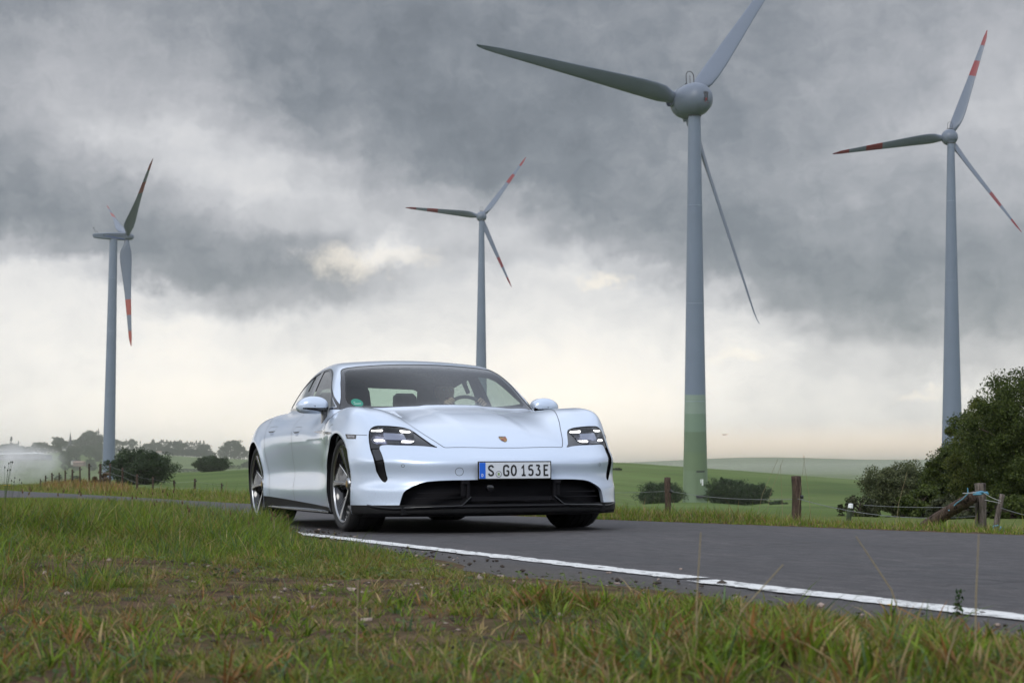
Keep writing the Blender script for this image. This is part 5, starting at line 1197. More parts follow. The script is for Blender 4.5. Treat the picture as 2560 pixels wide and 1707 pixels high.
def build_trees():
    TM['bark'] = mat('bark', (.06, .045, .035), .9, var=.3, vscale=4, bump=.3); 
    TM['hedge'] = leaf_mat('hedge_leaves', (.016, .032, .006), (.085, .110, .020), .35, vs=.35); TM['greyish'] = leaf_mat('grey_green_leaves', (.035, .050, .022), (.15, .165, .075), .4, vs=.5); TM['yellowish'] = leaf_mat('yellowish_leaves', (.022, .038, .006), (.115, .130, .024), .4, vs=.5)
    TM['oak'] = leaf_mat('dark_tree_leaves', (.010, .024, .010), (.045, .075, .024), .25, vs=.2); TM['conifer'] = leaf_mat('conifer_needles', (.008, .018, .012), (.022, .042, .020), .1, vs=.1); TM['dry'] = leaf_mat('withered_stems', (.05, .035, .018), (.16, .11, .06), .15, vs=.6)
    TM['bramble'] = leaf_mat('bramble_leaves', (.018, .028, .012), (.07, .075, .035), .2, vs=1.2)
    def size(u0, u1, D): return (u1-u0)*D/FPX
    # the dense trees at the right edge
    for i, (u, D, vt, wu, n, m, lab) in enumerate([(2625, 44, 915, 380, 90000, 'hedge', 'tallest leafy tree, cut by the right edge of the picture'), (2490, 47, 990, 215, 55000, 'yellowish', 'bushy green tree just left of the tallest one, behind the leaning fence post'),
            (2395, 50, 1105, 170, 36000, 'hedge', 'dark leafy tree in front of the rightmost wind turbine tower'), (2255, 53, 1152, 190, 24000, 'greyish', 'lowest loose-crowned tree at the left end of the row on the right')]):
        b = gpt(u, D); h = b[2]*-1+pt(u, vt, D)[2]; tree('leafy_tree', lab, 'tree', b, h, size(0, wu, D), int(n*1.45), .034, TM[m], 'trees at the right edge', 10+i, low=-.03, trunk_r=.13, nclump=210)
    for i, (u, D, vt, wu, n, m, ls, lab, nm) in enumerate([(2300, 40, 1215, 120, 8000, 'hedge', .04, 'round shrub in front of the row of trees on the right', 'shrub'), (2150, 36, 1238, 110, 5000, 'bramble', .03, 'low withered bramble bush left of the fallen fence log', 'bramble_bush'), (2385, 30, 1262, 130, 5000, 'bramble', .03, 'low dark bush behind the fallen fence log', 'bramble_bush'), (2520, 33, 1240, 180, 9000, 'hedge', .035, 'dark undergrowth bush behind the leaning stake', 'bramble_bush'),
            (1650, 262, 1203, 112, 26000, 'oak', .10, 'dark bush left of the nearest turbine foot', 'shrub'), (1820, 266, 1192, 116, 28000, 'oak', .10, 'dark bush right of the nearest turbine foot', 'shrub'), (1885, 262, 1207, 84, 16000, 'oak', .10, 'dark bush at the right end of the clump by the nearest turbine', 'shrub'), (1945, 240, 1256, 62, 2200, 'oak', .13, 'small low bush in the field right of the turbine bushes', 'shrub'),
            (2170, 440, 1194, 26, 1500, 'oak', .22, 'small round bush alone on the crest of the right-hand field', 'shrub'), (1545, 400, 1176, 22, 700, 'oak', .22, 'tiny bush on the field crest next to the car', 'shrub'), (258, 75, 1181, 52, 1800, 'dry', .05, 'scraggly bush among the left fence posts', 'shrub')]):
        b = gpt(u, D, sink=.1); h = -b[2]+pt(u, vt, D)[2]; tree(nm, lab, 'bush', b, max(h, .5), size(0, wu, D), n, ls, TM[m], None, 40+i, low=.0, trunk_r=.05 if D < 60 else .12, nclump=300 if n > 12000 else (60 if n > 4000 else 30))
    for i, (u, D, vt, vb, wu, n, lab) in enumerate([(352, 210, 1124, 1212, 158, 46000, 'broad dark tree standing right of the left turbine tower'), (528, 420, 1139, 1182, 86, 22000, 'dark rounded tree on the field crest behind the car')]):
        b = gpt(u, D, sink=.2); h = -b[2]+pt(u, vt, D)[2]; tree('broad_tree', lab, 'tree', b, h, size(0, wu, D), n, .10 if D < 300 else .15, TM['oak'], None, 70+i, low=-.02, trunk_r=.35, nclump=240)
    # withered weeds in front of the left fence
    A = []; n = 9000; y = rng.uniform(40, 95, n); x = right_edge(y)+rng.uniform(.5, 4.0, n); k = (uD(x, y)[0] > 110) & (uD(x, y)[0] < 330); x, y = x[k], y[k]; n_ = len(x); h = rng.uniform(.15, .62, n_)*(1-.3*np.abs(vnoise(x*.3, y*.3, 91)))
    S = [blades(x, y, h, rng.uniform(.01, .03, n_), h*rng.uniform(.1, .5, n_), rng.choice([1, 2, 3], n_, p=[.3, .3, .4]))]; grass_obj('withered_weeds', S, GM, 'brown withered weeds below the left fence')
    # far woods: prototypes copied with their trunks
    W = CAM
    pr = tree('conifer', '', 'tree', (0, 0, 0), 18, 6.6, 3000, .36, TM['conifer'], None, 90, 'cone', trunk_r=.3, twigs=False, nclump=70); pr2 = tree('round_tree', '', 'tree', (0, 0, 0), 14, 12, 4200, .38, TM['oak'], None, 91, low=0, trunk_r=.4, twigs=False, nclump=60)
    used = [False, False]; R = random.Random(3)
    def put(kind, u, D, htop, label, group, wide=1.0):
        b = gpt(u, D, sink=.5); p = (pr, pr2)[kind]; H = (18, 14)[kind]; h = max(3.0, htop*D/FPX); s = h/H*(1.15 if kind else 1.05); o = place_copy(p, not used[kind], b, (s*wide*R.uniform(.9, 1.15), s), R.uniform(0, 6.2), label, group); used[kind] = True; return o
    # wood on the ridge behind the broad tree: heights in photo pixels
    us = np.linspace(352, 532, 40)
    for i, u in enumerate(us):
        kind = 0 if 372 < u < 520 and R.random() < .8 else 1; top = np.interp(u, [352, 372, 420, 450, 470, 512, 522, 535], [20, 30, 34, 38, 37, 38, 26, 20])+R.uniform(-4, 3)-(7 if kind else -1); put(kind, u, 2930+R.uniform(-30, 40), top, 'tree of the grey-blue wood on the ridge behind the broad dark tree', 'trees of the wood on the ridge', 1.25 if kind else 1.1)
    for u, top, k, lab in ((318, 26, 1, 'round tree on the ridge just right of the left turbine tower'), (331, 30, 1, 'bushy tree between the left turbine and the ridge wood'), (306, 18, 0, 'thin small tree on the ridge beside the left turbine tower'), (350, 30, 0, 'lone slim conifer at the left end of the ridge wood')): put(k, u, 2900, top, lab, None, .8 if k == 0 else 1.0)
    for i, (u, top) in enumerate(((556, 26), (566, 34), (577, 40), (587, 42), (597, 34), (606, 26), (622, 20), (632, 26))): put(1, u, 2850+5*i, top, 'hazy pale tree in the group on the skyline just left of the car' if u < 610 else 'hazy pale tree closest to the rear of the car on the skyline', 'hazy trees left of the car', 1.0)
    sky = [(0, 20), (9, 22), (20, 26), (34, 24), (46, 22), (58, 20), (68, 18), (79, 21), (88, 24), (97, 26), (106, 26), (114, 20), (122, 18), (131, 17), (152, 26), (160, 24), (168, 22), (184, 24), (191, 24), (199, 26), (207, 30), (214, 40), (222, 46), (230, 44), (238, 34), (246, 34), (288, 26), (296, 22)]
    for i, (u, top) in enumerate(sky): put(1, u, 2980+R.uniform(-10, 30), top+R.uniform(-2, 2), 'bluish treetop of the village skyline left of the left turbine', 'treetops along the village skyline', 1.15)
    put(0, 27, 2900, 44, 'tall pointed conifer on the far left skyline', None, 1.1); put(0, 45, 2910, 34, 'small pointed conifer right of the tallest one at far left', None, .8); put(0, 246, 2900, 40, 'pointed tree at the foot of the radio mast', None, 1.0)
    for i, (u, top) in enumerate(((139, 36), (150, 34), (144, 30))): put(1, u, 2880, top, 'feathery tree just left of the church spire', 'feathery trees left of the church', .7)
    for i in range(34):
        u = R.uniform(150, 300); D = R.uniform(2150, 2750); put(1, u, D, R.uniform(15, 24), 'dark tree in the wooded slope below the village', 'trees on the slope below the village', 1.2)
    for i in range(16):
        u = R.uniform(0, 1) * 330 + 110; D = R.uniform(640, 900); put(1, u, D, R.uniform(9, 15), 'dark hedgerow tree in the valley behind the left fence', 'hedgerow trees in the valley', 1.3)
    for i, u in enumerate(np.linspace(452, 640, 18)): put(1, u, 2000+R.uniform(-40, 40), R.uniform(9, 16), 'bluish hedgerow tree below the pale far field', 'hedgerow trees below the far field', 1.4)
    for i, u in enumerate(np.linspace(1790, 2230, 26)): put(1, u+R.uniform(-12, 12), 7900, R.uniform(.8, 2.2), 'faint tree on the hazy hill at the right horizon', 'faint trees on the hazy right horizon', 1.8)
# ================================================================ wind turbines
def turbine(D, base, hub, R_px, theta, psi, wb_px, wt_px, label, stripes, style, facing=1):
    """base/hub photo positions; rotor axis turned by psi; tower widths in photo px"""
    B = np.array(pt(*base, D)); H = np.array(pt(*hub, D)); k = D/FPX; R = R_px*k
    root = thing('wind_turbine', label, 'wind turbine', tuple(B), 'wind turbines'); up = H-B; L = np.linalg.norm(up); up = up/L
    rb, rt = wb_px*k/2, wt_px*k/2; n = 48; nz = 60; V = []
    top = L-(2.6*R/39 if style == 'egg' else 2.0*R/38 if style == 'ball' else 1.15)
    x_ = np.cross(up, np.array([CW[0], CW[1], CW[2]])); x_ /= np.linalg.norm(x_); y_ = np.cross(up, x_)
    zs = np.linspace(0, top, nz); mi = []
    for z in zs:
        r = rb+(rt-rb)*(z/top)**(.85 if style != 'egg' else .8)
        for j in range(n): a = 2*math.pi*j/n; V.append(up*(z-(3 if z == 0 else 0))+x_*r*math.cos(a)+y_*r*math.sin(a))
    Fq = [(i*n+j, i*n+(j+1) % n, (i+1)*n+(j+1) % n, (i+1)*n+j) for i in range(nz-1) for j in range(n)]
    mats = [TB['tower']]
    if style == 'egg':
        mats += [TB['g%d' % q] for q in range(5)]; zpx = [(base[1]-v)*k for v in (1175, 1128, 1078, 1033, 986)]
        zs2 = sorted(set(list(zs)+zpx+[.9*k*3])); V = []; 
        for z in zs2:
            r = rb+(rt-rb)*(z/top)**.8
            for j in range(n): a = 2*math.pi*j/n; V.append(up*(z-(3 if z == 0 else 0))+x_*r*math.cos(a)+y_*r*math.sin(a))
        Fq = []; 
        for i in range(len(zs2)-1):
            zm = (zs2[i]+zs2[i+1])/2; q = sum(zm > z for z in zpx); q = 0 if q >= 5 else q+1
            for j in range(n): Fq.append((i*n+j, i*n+(j+1) % n, (i+1)*n+(j+1) % n, (i+1)*n+j)); mi.append(q)
    tw = mesh_np('tower', np.array(V), np.array(Fq), mats, root, mi=mi if mi else None)
    A = Acc()
    for f in (.34, .62, .84) if style != 'egg' else (.27, .52, .77): A.tube([up*(top*f)+(rb+(rt-rb)*f**.8+.01)*(x_*math.cos(a)+y_*math.sin(a)) for a in np.linspace(0, 6.2832, 40)], [.035]*40, 4)
    A.obj('flange', TB['grey'], tw)
    # rotor frame: axis a points from nacelle to rotor
    f0 = np.array([CW[0], CW[1], 0]); f0 /= np.linalg.norm(f0); r0 = np.array([CR[0], CR[1], 0]); r0 /= np.linalg.norm(r0)
    ax = f0*math.cos(psi)*facing+r0*math.sin(psi); hz = np.cross(ax, up); hz /= np.linalg.norm(hz); vz = np.cross(hz, ax)*(1 if np.dot(np.cross(hz, ax), up) > 0 else -1)
    Hl = up*L
    def place(P): return P[:, [0]]*hz+P[:, [1]]*vz+P[:, [2]]*ax+Hl
    s = R/39.0
    if style == 'egg':   # drop-shaped nacelle with hub and tail
        prof = [(-4.9, .05), (-4.8, .9), (-4.4, 1.7), (-3.6, 2.35), (-2.4, 2.75), (-1.0, 2.85), (.3, 2.75)]; prof2 = [(.35, 2.78), (1.3, 2.7), (2.3, 2.3), (3.1, 1.6), (3.6, .8), (3.75, .05)]
    elif style == 'ball':
        prof = [(-2.6, .05), (-2.5, .9), (-2.0, 1.8), (-1.1, 2.45), (0, 2.7), (.4, 2.65)]; prof2 = [(.45, 2.68), (1.3, 2.45), (2.1, 1.8), (2.7, .9), (2.9, .05)]
    def rev(prof, off_):
        a = np.linspace(0, 2*math.pi, 33)[:-1]; V = np.array([(r*s*math.cos(t), r*s*math.sin(t), z*s+off_) for z, r in prof for t in a]); m = 32; return V, np.array([(i*m+j, i*m+(j+1) % m, (i+1)*m+(j+1) % m, (i+1)*m+j) for i in range(len(prof)-1) for j in range(m)])
    roff = {'egg': 4.6*s, 'ball': 3.2*s, 'box': 5.0*s}[style]
    if style in ('egg', 'ball'):
        V, Fq = rev(prof, roff*.35); nac = mesh_np('nacelle', place(V), Fq, TB['white'], root); V, Fq = rev(prof2, roff*.35); mesh_np('hub', place(V), Fq, TB['white'], root); hubz = roff*.35+1.2*s
        V, Fq = rev([(0, 0)], 0) if False else (None, None)
        # collar between tower and nacelle
        A = Acc(); A.tube([up*(top-.05), up*(top+.5*s), up*(L-1.0*s)], [rt*1.06, rt*1.1, rt*1.5], 28); A.obj('collar', TB['white'], nac); A = Acc(); A.tube([up*(top-.12), up*(top+.06)], [rt*1.12]*2, 28); A.obj('collar_ring', TB['dark'], nac)
        # lightning rail on top and small wind gauges
        A = Acc(); c0 = Hl+vz*2.75*s-ax*(.6*s-roff*.35)
        A.tube([c0+hz*(.75*s*math.cos(a)) + vz*(1.4*s+.8*s*math.sin(a)) if 0 < a < math.pi else c0+hz*(.75*s*math.cos(a)) for a in np.concatenate([[0], np.linspace(.01, math.pi-.01, 13), [math.pi]])], [.07*s]*15, 5)
        A.tube([c0, c0+vz*1.5*s], [.05*s]*2, 5); A.tube([c0-hz*1.0*s, c0+hz*1.0*s], [.12*s]*2, 5); A.obj('lightning_rail', TB['dark'], nac)
        if style == 'egg':
            P0 = place(np.array([(.55*s, .75*s, 0)]))[0]
            def on_n(hh, vv, lift=0.03):
                rr = math.hypot(hh, vv); zz = np.interp(rr, [0, .9, 1.7, 2.35, 2.75], [-4.9, -4.8, -4.4, -3.6, -2.4]); return place(np.array([(hh*s, vv*s, zz*s+roff*.35-lift)]))[0]
            for pts, m in (([(-.9, .95), (-.2, .98), (-.5, .35)], 'dark'), ([(-.9, .9), (-.55, .3), (-.6, -.6), (-.95, -.6)], 'dark'), ([(-.2, .95), (.05, .9), (.1, -.6), (-.3, -.6), (-.45, .3)], 'dark'), ([(-.6, -.1), (-.3, -.1), (.1, -.9), (-.75, -.75)], 'red')):
                V = np.array([on_n(a+.55, b-.2) for a, b in pts]+[on_n(np.mean([p[0] for p in pts])+.55, np.mean([p[1] for p in pts])-.2)]); q = len(pts); mesh_np('nacelle_emblem', V, np.array([(i, (i+1) % q, q) for i in range(q)]), TB[m], nac, smooth=False)
    else:   # long boat-shaped nacelle
        sec = [(-14.5, 0, .3, .30, .35), (-14.0, -.15, .9, .75, 1.3), (-10.5, -.1, 1.5, 1.25, 1.75), (-6, .0, 1.9, 1.75, 2.0), (-2.2, 0, 2.0, 1.9, 2.0), (-1.6, 0, 1.75, 1.7, 1.8)]; V = []
        SC = R/38.0*.62
        for z, dy, hw, ht, hb in sec:
            for a, b in ((-1, .75), (-.6, 1), (.6, 1), (1, .75), (.85, -.8), (.5, -1), (-.5, -1), (-.85, -.8)): V.append((a*hw*SC, (b*(ht if b > 0 else hb)*1.1+dy)*SC, (z+1.6)*SC*1.38-1.6*SC+roff))
        m = 8; Fq = [(i*m+j, i*m+(j+1) % m, (i+1)*m+(j+1) % m, (i+1)*m+j) for i in range(len(sec)-1) for j in range(m)]+[(0, 1, 2, 3), (4, 5, 6, 7)]
        Fq.append(((len(sec)-1)*m, (len(sec)-1)*m+1, (len(sec)-1)*m+2, (len(sec)-1)*m+3)); nac = mesh_np('nacelle', place(np.array(V)), np.array(Fq), TB['white'], root, smooth=False)
        # blue stripe and dark lettering along the visible flank
        sd = 1 if np.dot(hz, np.array([CW[0], CW[1], 0])) < 0 else -1
        def fl(z, yy, lift=.06): 
            hw = np.interp(z, [-14.5, -14, -10.5, -6, -2.2], [.3, .9, 1.5, 1.9, 2.0])*(.995-.06*max(0, -yy)); return (sd*(hw+lift)*SC, yy*SC*1.1, (z+1.6)*SC*1.38-1.6*SC+roff)
        V = place(np.array([fl(-14.2, .35), fl(-8, -.25), fl(-2.2, -1.35), fl(-2.2, -1.75), fl(-8, -.62), fl(-14.2, .12)])); mesh_np('stripe', V, np.array([(0, 1, 4, 5), (1, 2, 3, 4)]), TB['blue'], nac, smooth=False)
        A = Acc()
        for q in range(7): z0 = -8.2+q*.78; A.add(place(np.array([fl(z0, .62-.05*q), fl(z0+.5, .60-.05*q), fl(z0+.5, .12-.05*q), fl(z0, .14-.05*q)])), np.array([(0, 1, 2, 3)]))
        A.add(place(np.array([fl(-10.6, .55), fl(-8.3, 1.05), fl(-8.3, .85), fl(-10.2, .45)])), np.array([(0, 1, 2, 3)])); A.add(place(np.array([fl(-10.7, .5), fl(-10.4, .5), fl(-9.8, -.25), fl(-10.3, -.25)])), np.array([(0, 1, 2, 3)])); A.obj('nacelle_lettering', TB['darkblue'], nac, smooth=False)
        A = Acc(); c0 = place(np.array([(0, 1.1*SC, -17.6*SC+roff)]))[0]; A.tube([c0, c0+up*2.6*SC-ax*1.2*SC], [.10*SC]*2, 5); A.tube([c0+ax*1.2*SC, c0+up*1.3*SC+ax*.3*SC], [.09*SC]*2, 5); A.tube([c0+up*2.4*SC-ax*1.6*SC, c0+up*2.9*SC-ax*1.0*SC], [.22*SC]*2, 6); A.obj('wind_gauge', TB['dark'], nac)
        V, Fq = rev([(-1.2, 1.75*.62), (-.9, 1.9*.62), (.9, 1.9*.62), (1.7, 1.5*.62), (2.1, .7*.62), (2.15, .02)], roff); V[:, :2] = V[:, :2]; mesh_np('hub', place(V), Fq, TB['white'], root); hubz = roff
    # blades
    for kb in range(3):
        th = theta+kb*2*math.pi/3; e = np.array([math.cos(th), math.sin(th)]); q = np.array([-math.sin(th), math.cos(th)])
        ts = [.035, .06, .09, .13, .18, .24, .32, .42, .52, .62, .70, .70001, .80, .80001, .90, .90001, .95, .985, 1.0]
        if stripes: ts = [.035, .06, .09, .13, .18, .24, .32, .42, .52, .575, .57501, .715, .71501, .86, .86001, .93, .98, 1.0]
        V = []; m = 14; bend = style == 'egg'
        for t in ts:
            ch = np.interp(t, [.035, .07, .13, .20, .30, .5, .75, .93, 1.0], [.050, .056, .105, .118, .103, .074, .048, .030, .008] if style == 'ball' else ([.044, .050, .088, .093, .082, .059, .040, .025, .008] if style == 'egg' else [.044, .05, .095, .108, .090, .060, .040, .028, .006]))*R
            tk = np.interp(t, [.035, .08, .15, .3, 1.0], [.95, .8, .42, .24, .14])*ch; tw_ = -math.radians(np.interp(t, [.03, .2, .5, 1.0], [62, 56, 46, 40])*(.95 if style != 'box' else 1.4)); le = .30
            pre = -.0*R; ctr = e*t*R; zof = hubz+(-.02*R*(t**2) if False else 0)+(.018*R*t**2)
            for j in range(m):
                a = 2*math.pi*j/m; cxx = (math.cos(a)*.5+.5-le)*ch; cyy = math.sin(a)*.5*tk*(1-.55*(math.cos(a)*.5+.5) if t > .1 else 1)
                X = cxx*math.cos(tw_)-cyy*math.sin(tw_); Y = cxx*math.sin(tw_)+cyy*math.cos(tw_); side = q*(-X); 
                V.append((ctr[0]+side[0], ctr[1]+side[1], zof+Y+(-.012*R*max(0, (t-.975)/.025) if bend else 0)))
        Fq = [(i*m+j, i*m+(j+1) % m, (i+1)*m+(j+1) % m, (i+1)*m+j) for i in range(len(ts)-1) for j in range(m)]; mi = []
        for i in range(len(ts)-1):
            tm = (ts[i]+ts[i+1])/2; red = stripes and (.575 < tm < .715 or tm > .86); mi += [1 if red else 0]*m
        bl = mesh_np('blade', place(np.array(V)), np.array(Fq), [TB['white'], TB[stripes if stripes else 'red']], root, mi=mi)
        if style == 'egg':
            A = Acc(); P = place(np.array([(e[0]*r_*R, e[1]*r_*R, hubz) for r_ in (.03, .075)])); A.tube(P, [.052*R*.62]*2, 20); A.obj('blade_root', TB['white'], bl)
    return root, tw, up, k, rb
TB = {}
def build_turbines():
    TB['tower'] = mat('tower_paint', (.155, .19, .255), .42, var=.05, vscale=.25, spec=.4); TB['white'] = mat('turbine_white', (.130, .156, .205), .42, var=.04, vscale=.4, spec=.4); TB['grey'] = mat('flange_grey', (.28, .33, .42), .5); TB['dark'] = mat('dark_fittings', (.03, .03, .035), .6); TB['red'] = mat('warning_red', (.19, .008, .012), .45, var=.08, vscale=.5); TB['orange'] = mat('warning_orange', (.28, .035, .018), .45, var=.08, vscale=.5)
    TB['blue'] = mat('stripe_blue', (.03, .07, .26), .45); TB['darkblue'] = mat('lettering_navy', (.03, .05, .09), .5)
    for q, c in enumerate([(.140, .195, .120), (.125, .178, .100), (.118, .170, .108), (.155, .222, .165), (.205, .265, .225)]): TB['g%d' % q] = mat('tower_green_%s' % 'abcde'[q], c, .45, var=.05, vscale=.3)
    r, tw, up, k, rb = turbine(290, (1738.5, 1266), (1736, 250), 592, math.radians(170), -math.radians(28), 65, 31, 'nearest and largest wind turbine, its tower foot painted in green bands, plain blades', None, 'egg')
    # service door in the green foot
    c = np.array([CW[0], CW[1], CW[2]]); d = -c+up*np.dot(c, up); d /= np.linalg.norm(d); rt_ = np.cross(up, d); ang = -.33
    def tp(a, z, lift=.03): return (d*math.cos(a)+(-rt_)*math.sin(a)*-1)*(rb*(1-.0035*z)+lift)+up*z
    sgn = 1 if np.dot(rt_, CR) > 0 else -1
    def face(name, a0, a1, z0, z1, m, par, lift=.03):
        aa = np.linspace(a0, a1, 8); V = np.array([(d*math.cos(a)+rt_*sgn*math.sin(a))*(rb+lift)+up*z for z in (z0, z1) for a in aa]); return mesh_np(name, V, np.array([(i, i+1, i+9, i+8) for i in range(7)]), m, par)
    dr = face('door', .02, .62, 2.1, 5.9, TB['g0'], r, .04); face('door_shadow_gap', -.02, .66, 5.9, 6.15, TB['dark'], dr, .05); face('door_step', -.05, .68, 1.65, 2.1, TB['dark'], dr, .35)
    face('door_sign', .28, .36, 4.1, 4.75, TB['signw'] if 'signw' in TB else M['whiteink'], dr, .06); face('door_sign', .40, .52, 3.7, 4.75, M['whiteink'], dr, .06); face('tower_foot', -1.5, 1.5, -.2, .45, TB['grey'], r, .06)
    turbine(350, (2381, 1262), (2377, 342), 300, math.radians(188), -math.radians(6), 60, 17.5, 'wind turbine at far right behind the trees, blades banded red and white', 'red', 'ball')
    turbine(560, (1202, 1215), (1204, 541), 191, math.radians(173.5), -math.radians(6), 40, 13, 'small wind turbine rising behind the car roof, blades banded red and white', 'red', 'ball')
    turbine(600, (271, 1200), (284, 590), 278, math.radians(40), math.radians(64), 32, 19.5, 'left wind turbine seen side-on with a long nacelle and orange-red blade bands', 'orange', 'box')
# ================================================================ fences, village, weeds, haze
def post(name, P, Q, r, m, par, taper=.95, seed=0, flat=True):
    """weathered round post from P to Q with an uneven skin"""
    r_ = np.random.default_rng(seed); P, Q = np.array(P, float), np.array(Q, float); ax = Q-P; L = np.linalg.norm(ax); ax /= L; a = np.cross(ax, [.3, 1, .1]); a /= np.linalg.norm(a); b = np.cross(ax, a); n = 14; nz = 12; V = []; ph = r_.uniform(0, 6, 4)
    for i in range(nz):
        t = i/(nz-1); rr = r*(1-(1-taper)*t); w = .10*r*math.sin(t*5+ph[0])
        for j in range(n):
            th = 2*math.pi*j/n; k = 1+.09*math.sin(3*th+ph[1]+t)+.06*math.sin(7*th+ph[2])+.03*r_.normal(); V.append(P+ax*L*t+a*(rr*k*math.cos(th)+w)+b*rr*k*math.sin(th))
    V.append(Q+ax*r*.12); Fq = [(i*n+j, i*n+(j+1) % n, (i+1)*n+(j+1) % n, (i+1)*n+j) for i in range(nz-1) for j in range(n)]; T = [((nz-1)*n+j, (nz-1)*n+(j+1) % n, nz*n) for j in range(n)]
    return mesh_np(name, np.array(V), [np.array(Fq), np.array(T)], m, par)
def sag(P, Q, s, n=14): return [tuple(np.array(P)*(1-t)+np.array(Q)*t-np.array([0, 0, s*4*t*(1-t)])) for t in np.linspace(0, 1, n)]
def build_fences():
    def wood(name, dark, mid, light):
        m = bpy.data.materials.new(name); m.use_nodes = True; t = NT(m.node_tree); b = m.node_tree.nodes['Principled BSDF']; b.inputs['Roughness'].default_value = .92; b.inputs['Specular IOR Level'].default_value = .15
        co = t.n('ShaderNodeTexCoord').outputs['Object']; g = t.noise(t.v('MULTIPLY', co, (1, 1, .10)), 60, 6, .7); k = t.noise(t.v('MULTIPLY', co, (1, 1, .05)), 26, 3, .6); h = t.noise(co, 7, 5, .6)
        c = t.ramp(g, [(.32, dark), (.52, mid), (.72, light)]); c = t.mix(t.m('MULTIPLY', t.sm(k, .58, .64), .9), c, (.008, .006, .005)); c = t.mix(t.m('MULTIPLY', t.sm(h, .52, .68), .5), c, (.05, .055, .03)); m.node_tree.links.new(c, b.inputs['Base Color'])
        bp = t.n('ShaderNodeBump', ins=dict(Strength=.9, Height=t.m('SUBTRACT', g, t.sm(k, .55, .64)), Distance=.012)); m.node_tree.links.new(bp.outputs[0], b.inputs['Normal']); return m
    wd = wood('weathered_wood', (.025, .017, .014), (.075, .052, .042), (.15, .11, .09)); wg = wood('grey_old_wood', (.04, .033, .03), (.13, .108, .096), (.26, .22, .20)); wire = mat('galvanised_wire', (.20, .21, .22), .5, metal=.6); blue = mat('blue_twine', (.09, .25, .36), .7); ins = mat('black_insulator', (.01, .01, .012), .5); pale = mat('pale_cord', (.28, .29, .28), .6)
    t = lambda p: tuple(float(a) for a in p)
    root = thing('post_fence', 'old pasture fence right of the car with a broken post tied in blue twine', 'fence')
    def pp(u, vt, vb, D, r, m, seed, du=0, nm='post'): return post(nm, pt(u+du, vb+6, D), pt(u, vt, D), r, m, root, .96, seed)
    p1 = pp(1669, 1193, 1275, 33, .058, wd, 1); p2 = pp(1991, 1190, 1294, 21.5, .058, wd, 2, 2); p3 = pp(2450, 1208, 1334, 19.5, .062, wg, 3, 6); p4 = pp(2505, 1235, 1332, 19.0, .030, wg, 4, -18)
    post('broken_post', pt(2310, 1316, 19.9), pt(2436, 1240, 19.3), .076, wd, root, .85, 5); post('splinter_rail', pt(2316, 1306, 19.95), pt(2426, 1238, 19.4), .022, wg, root, .6, 6)
    A = Acc(); w = .004
    for a in (sag(pt(1675, 1227, 32.9), pt(2010, 1247, 21.5), .06), sag(pt(1400, 1224, 44), pt(1669, 1227, 33), .05), sag(pt(1995, 1246, 21.4), pt(2440, 1290, 19.5), .10), sag(pt(2440, 1266, 19.6), pt(2160, 1262, 26), .02), sag(pt(2500, 1268, 19), pt(2640, 1300, 17), .02)): A.tube(a, [w]*14, 5)
    A.obj('wire', wire, root)
    A = Acc(); A.tube([pt(1674, 1226, 32.8), pt(1681, 1230, 32.8)], [.03, .03], 8); A.tube([pt(2001, 1241, 21.4), pt(2008, 1242, 21.4)], [.022, .022], 8); A.obj('insulator', ins, root)
    A = Acc()
    A.tube([pt(2434, 1232, 19.2), pt(2455, 1229, 19.1), pt(2470, 1234, 19.2)], [.012, .014, .012], 6); A.tube([pt(2434, 1235, 19.2), pt(2450, 1235, 19.1), pt(2468, 1230, 19.2)], [.012, .012, .01], 6); A.tube([pt(2436, 1231, 19.2), pt(2420, 1233, 19.2), pt(2408, 1246, 19.3), pt(2392, 1257, 19.4), pt(2374, 1268, 19.6), pt(2370, 1287, 19.6)], [.0065]*6, 5); A.tube([pt(2420, 1233, 19.2), pt(2419, 1219, 19.2)], [.006]*2, 5); A.tube([pt(2392, 1257, 19.4), pt(2378, 1272, 19.5), pt(2371, 1276, 19.5)], [.008]*3, 5)
    A.obj('twine', blue, root); A = Acc()
    A.tube([pt(2480, 1330, 18.9), pt(2484, 1314, 18.9), pt(2496, 1313, 18.9)], [.008]*3, 5); A.tube([pt(2496, 1331, 18.9), pt(2502, 1315, 18.9), pt(2503, 1316, 18.9), pt(2498, 1328, 18.9)], [.008]*4, 5); A.obj('twine', blue, root)
    A = Acc(); A.tube(sag(pt(2460, 1232, 19.1), pt(2503, 1252, 18.9), .01), [.0038]*14, 5); A.tube(sag(pt(2462, 1249, 19.1), pt(2500, 1257, 18.9), .0), [.0038]*14, 5); A.tube([pt(2407, 1233, 19.2), pt(2440, 1231, 19.1)], [.006]*2, 5); A.obj('cord', pale, root)
    # delineator post with white cap
    mk = thing('marker_post', 'small dark marker post with a white cap in the verge right of the car', 'marker', t(pt(2125, 1300, 24)), None); o = np.array(mk.location)
    A = Acc(); A.tube([pt(2121, 1300, 24)-o, pt(2126, 1268, 24)-o], [.036, .036], 8); A.obj('stem', mat('mossy_post', (.035, .05, .025), .9, var=.3), mk); A = Acc(); A.tube([pt(2126, 1269, 24)-o, pt(2127, 1259, 24)-o], [.036, .032], 10); A.tube([pt(2127, 1259, 24)-o, pt(2127, 1258, 24)-o], [.032, .004], 10); A.obj('cap', mat('white_cap', (.75, .77, .8), .5), mk)
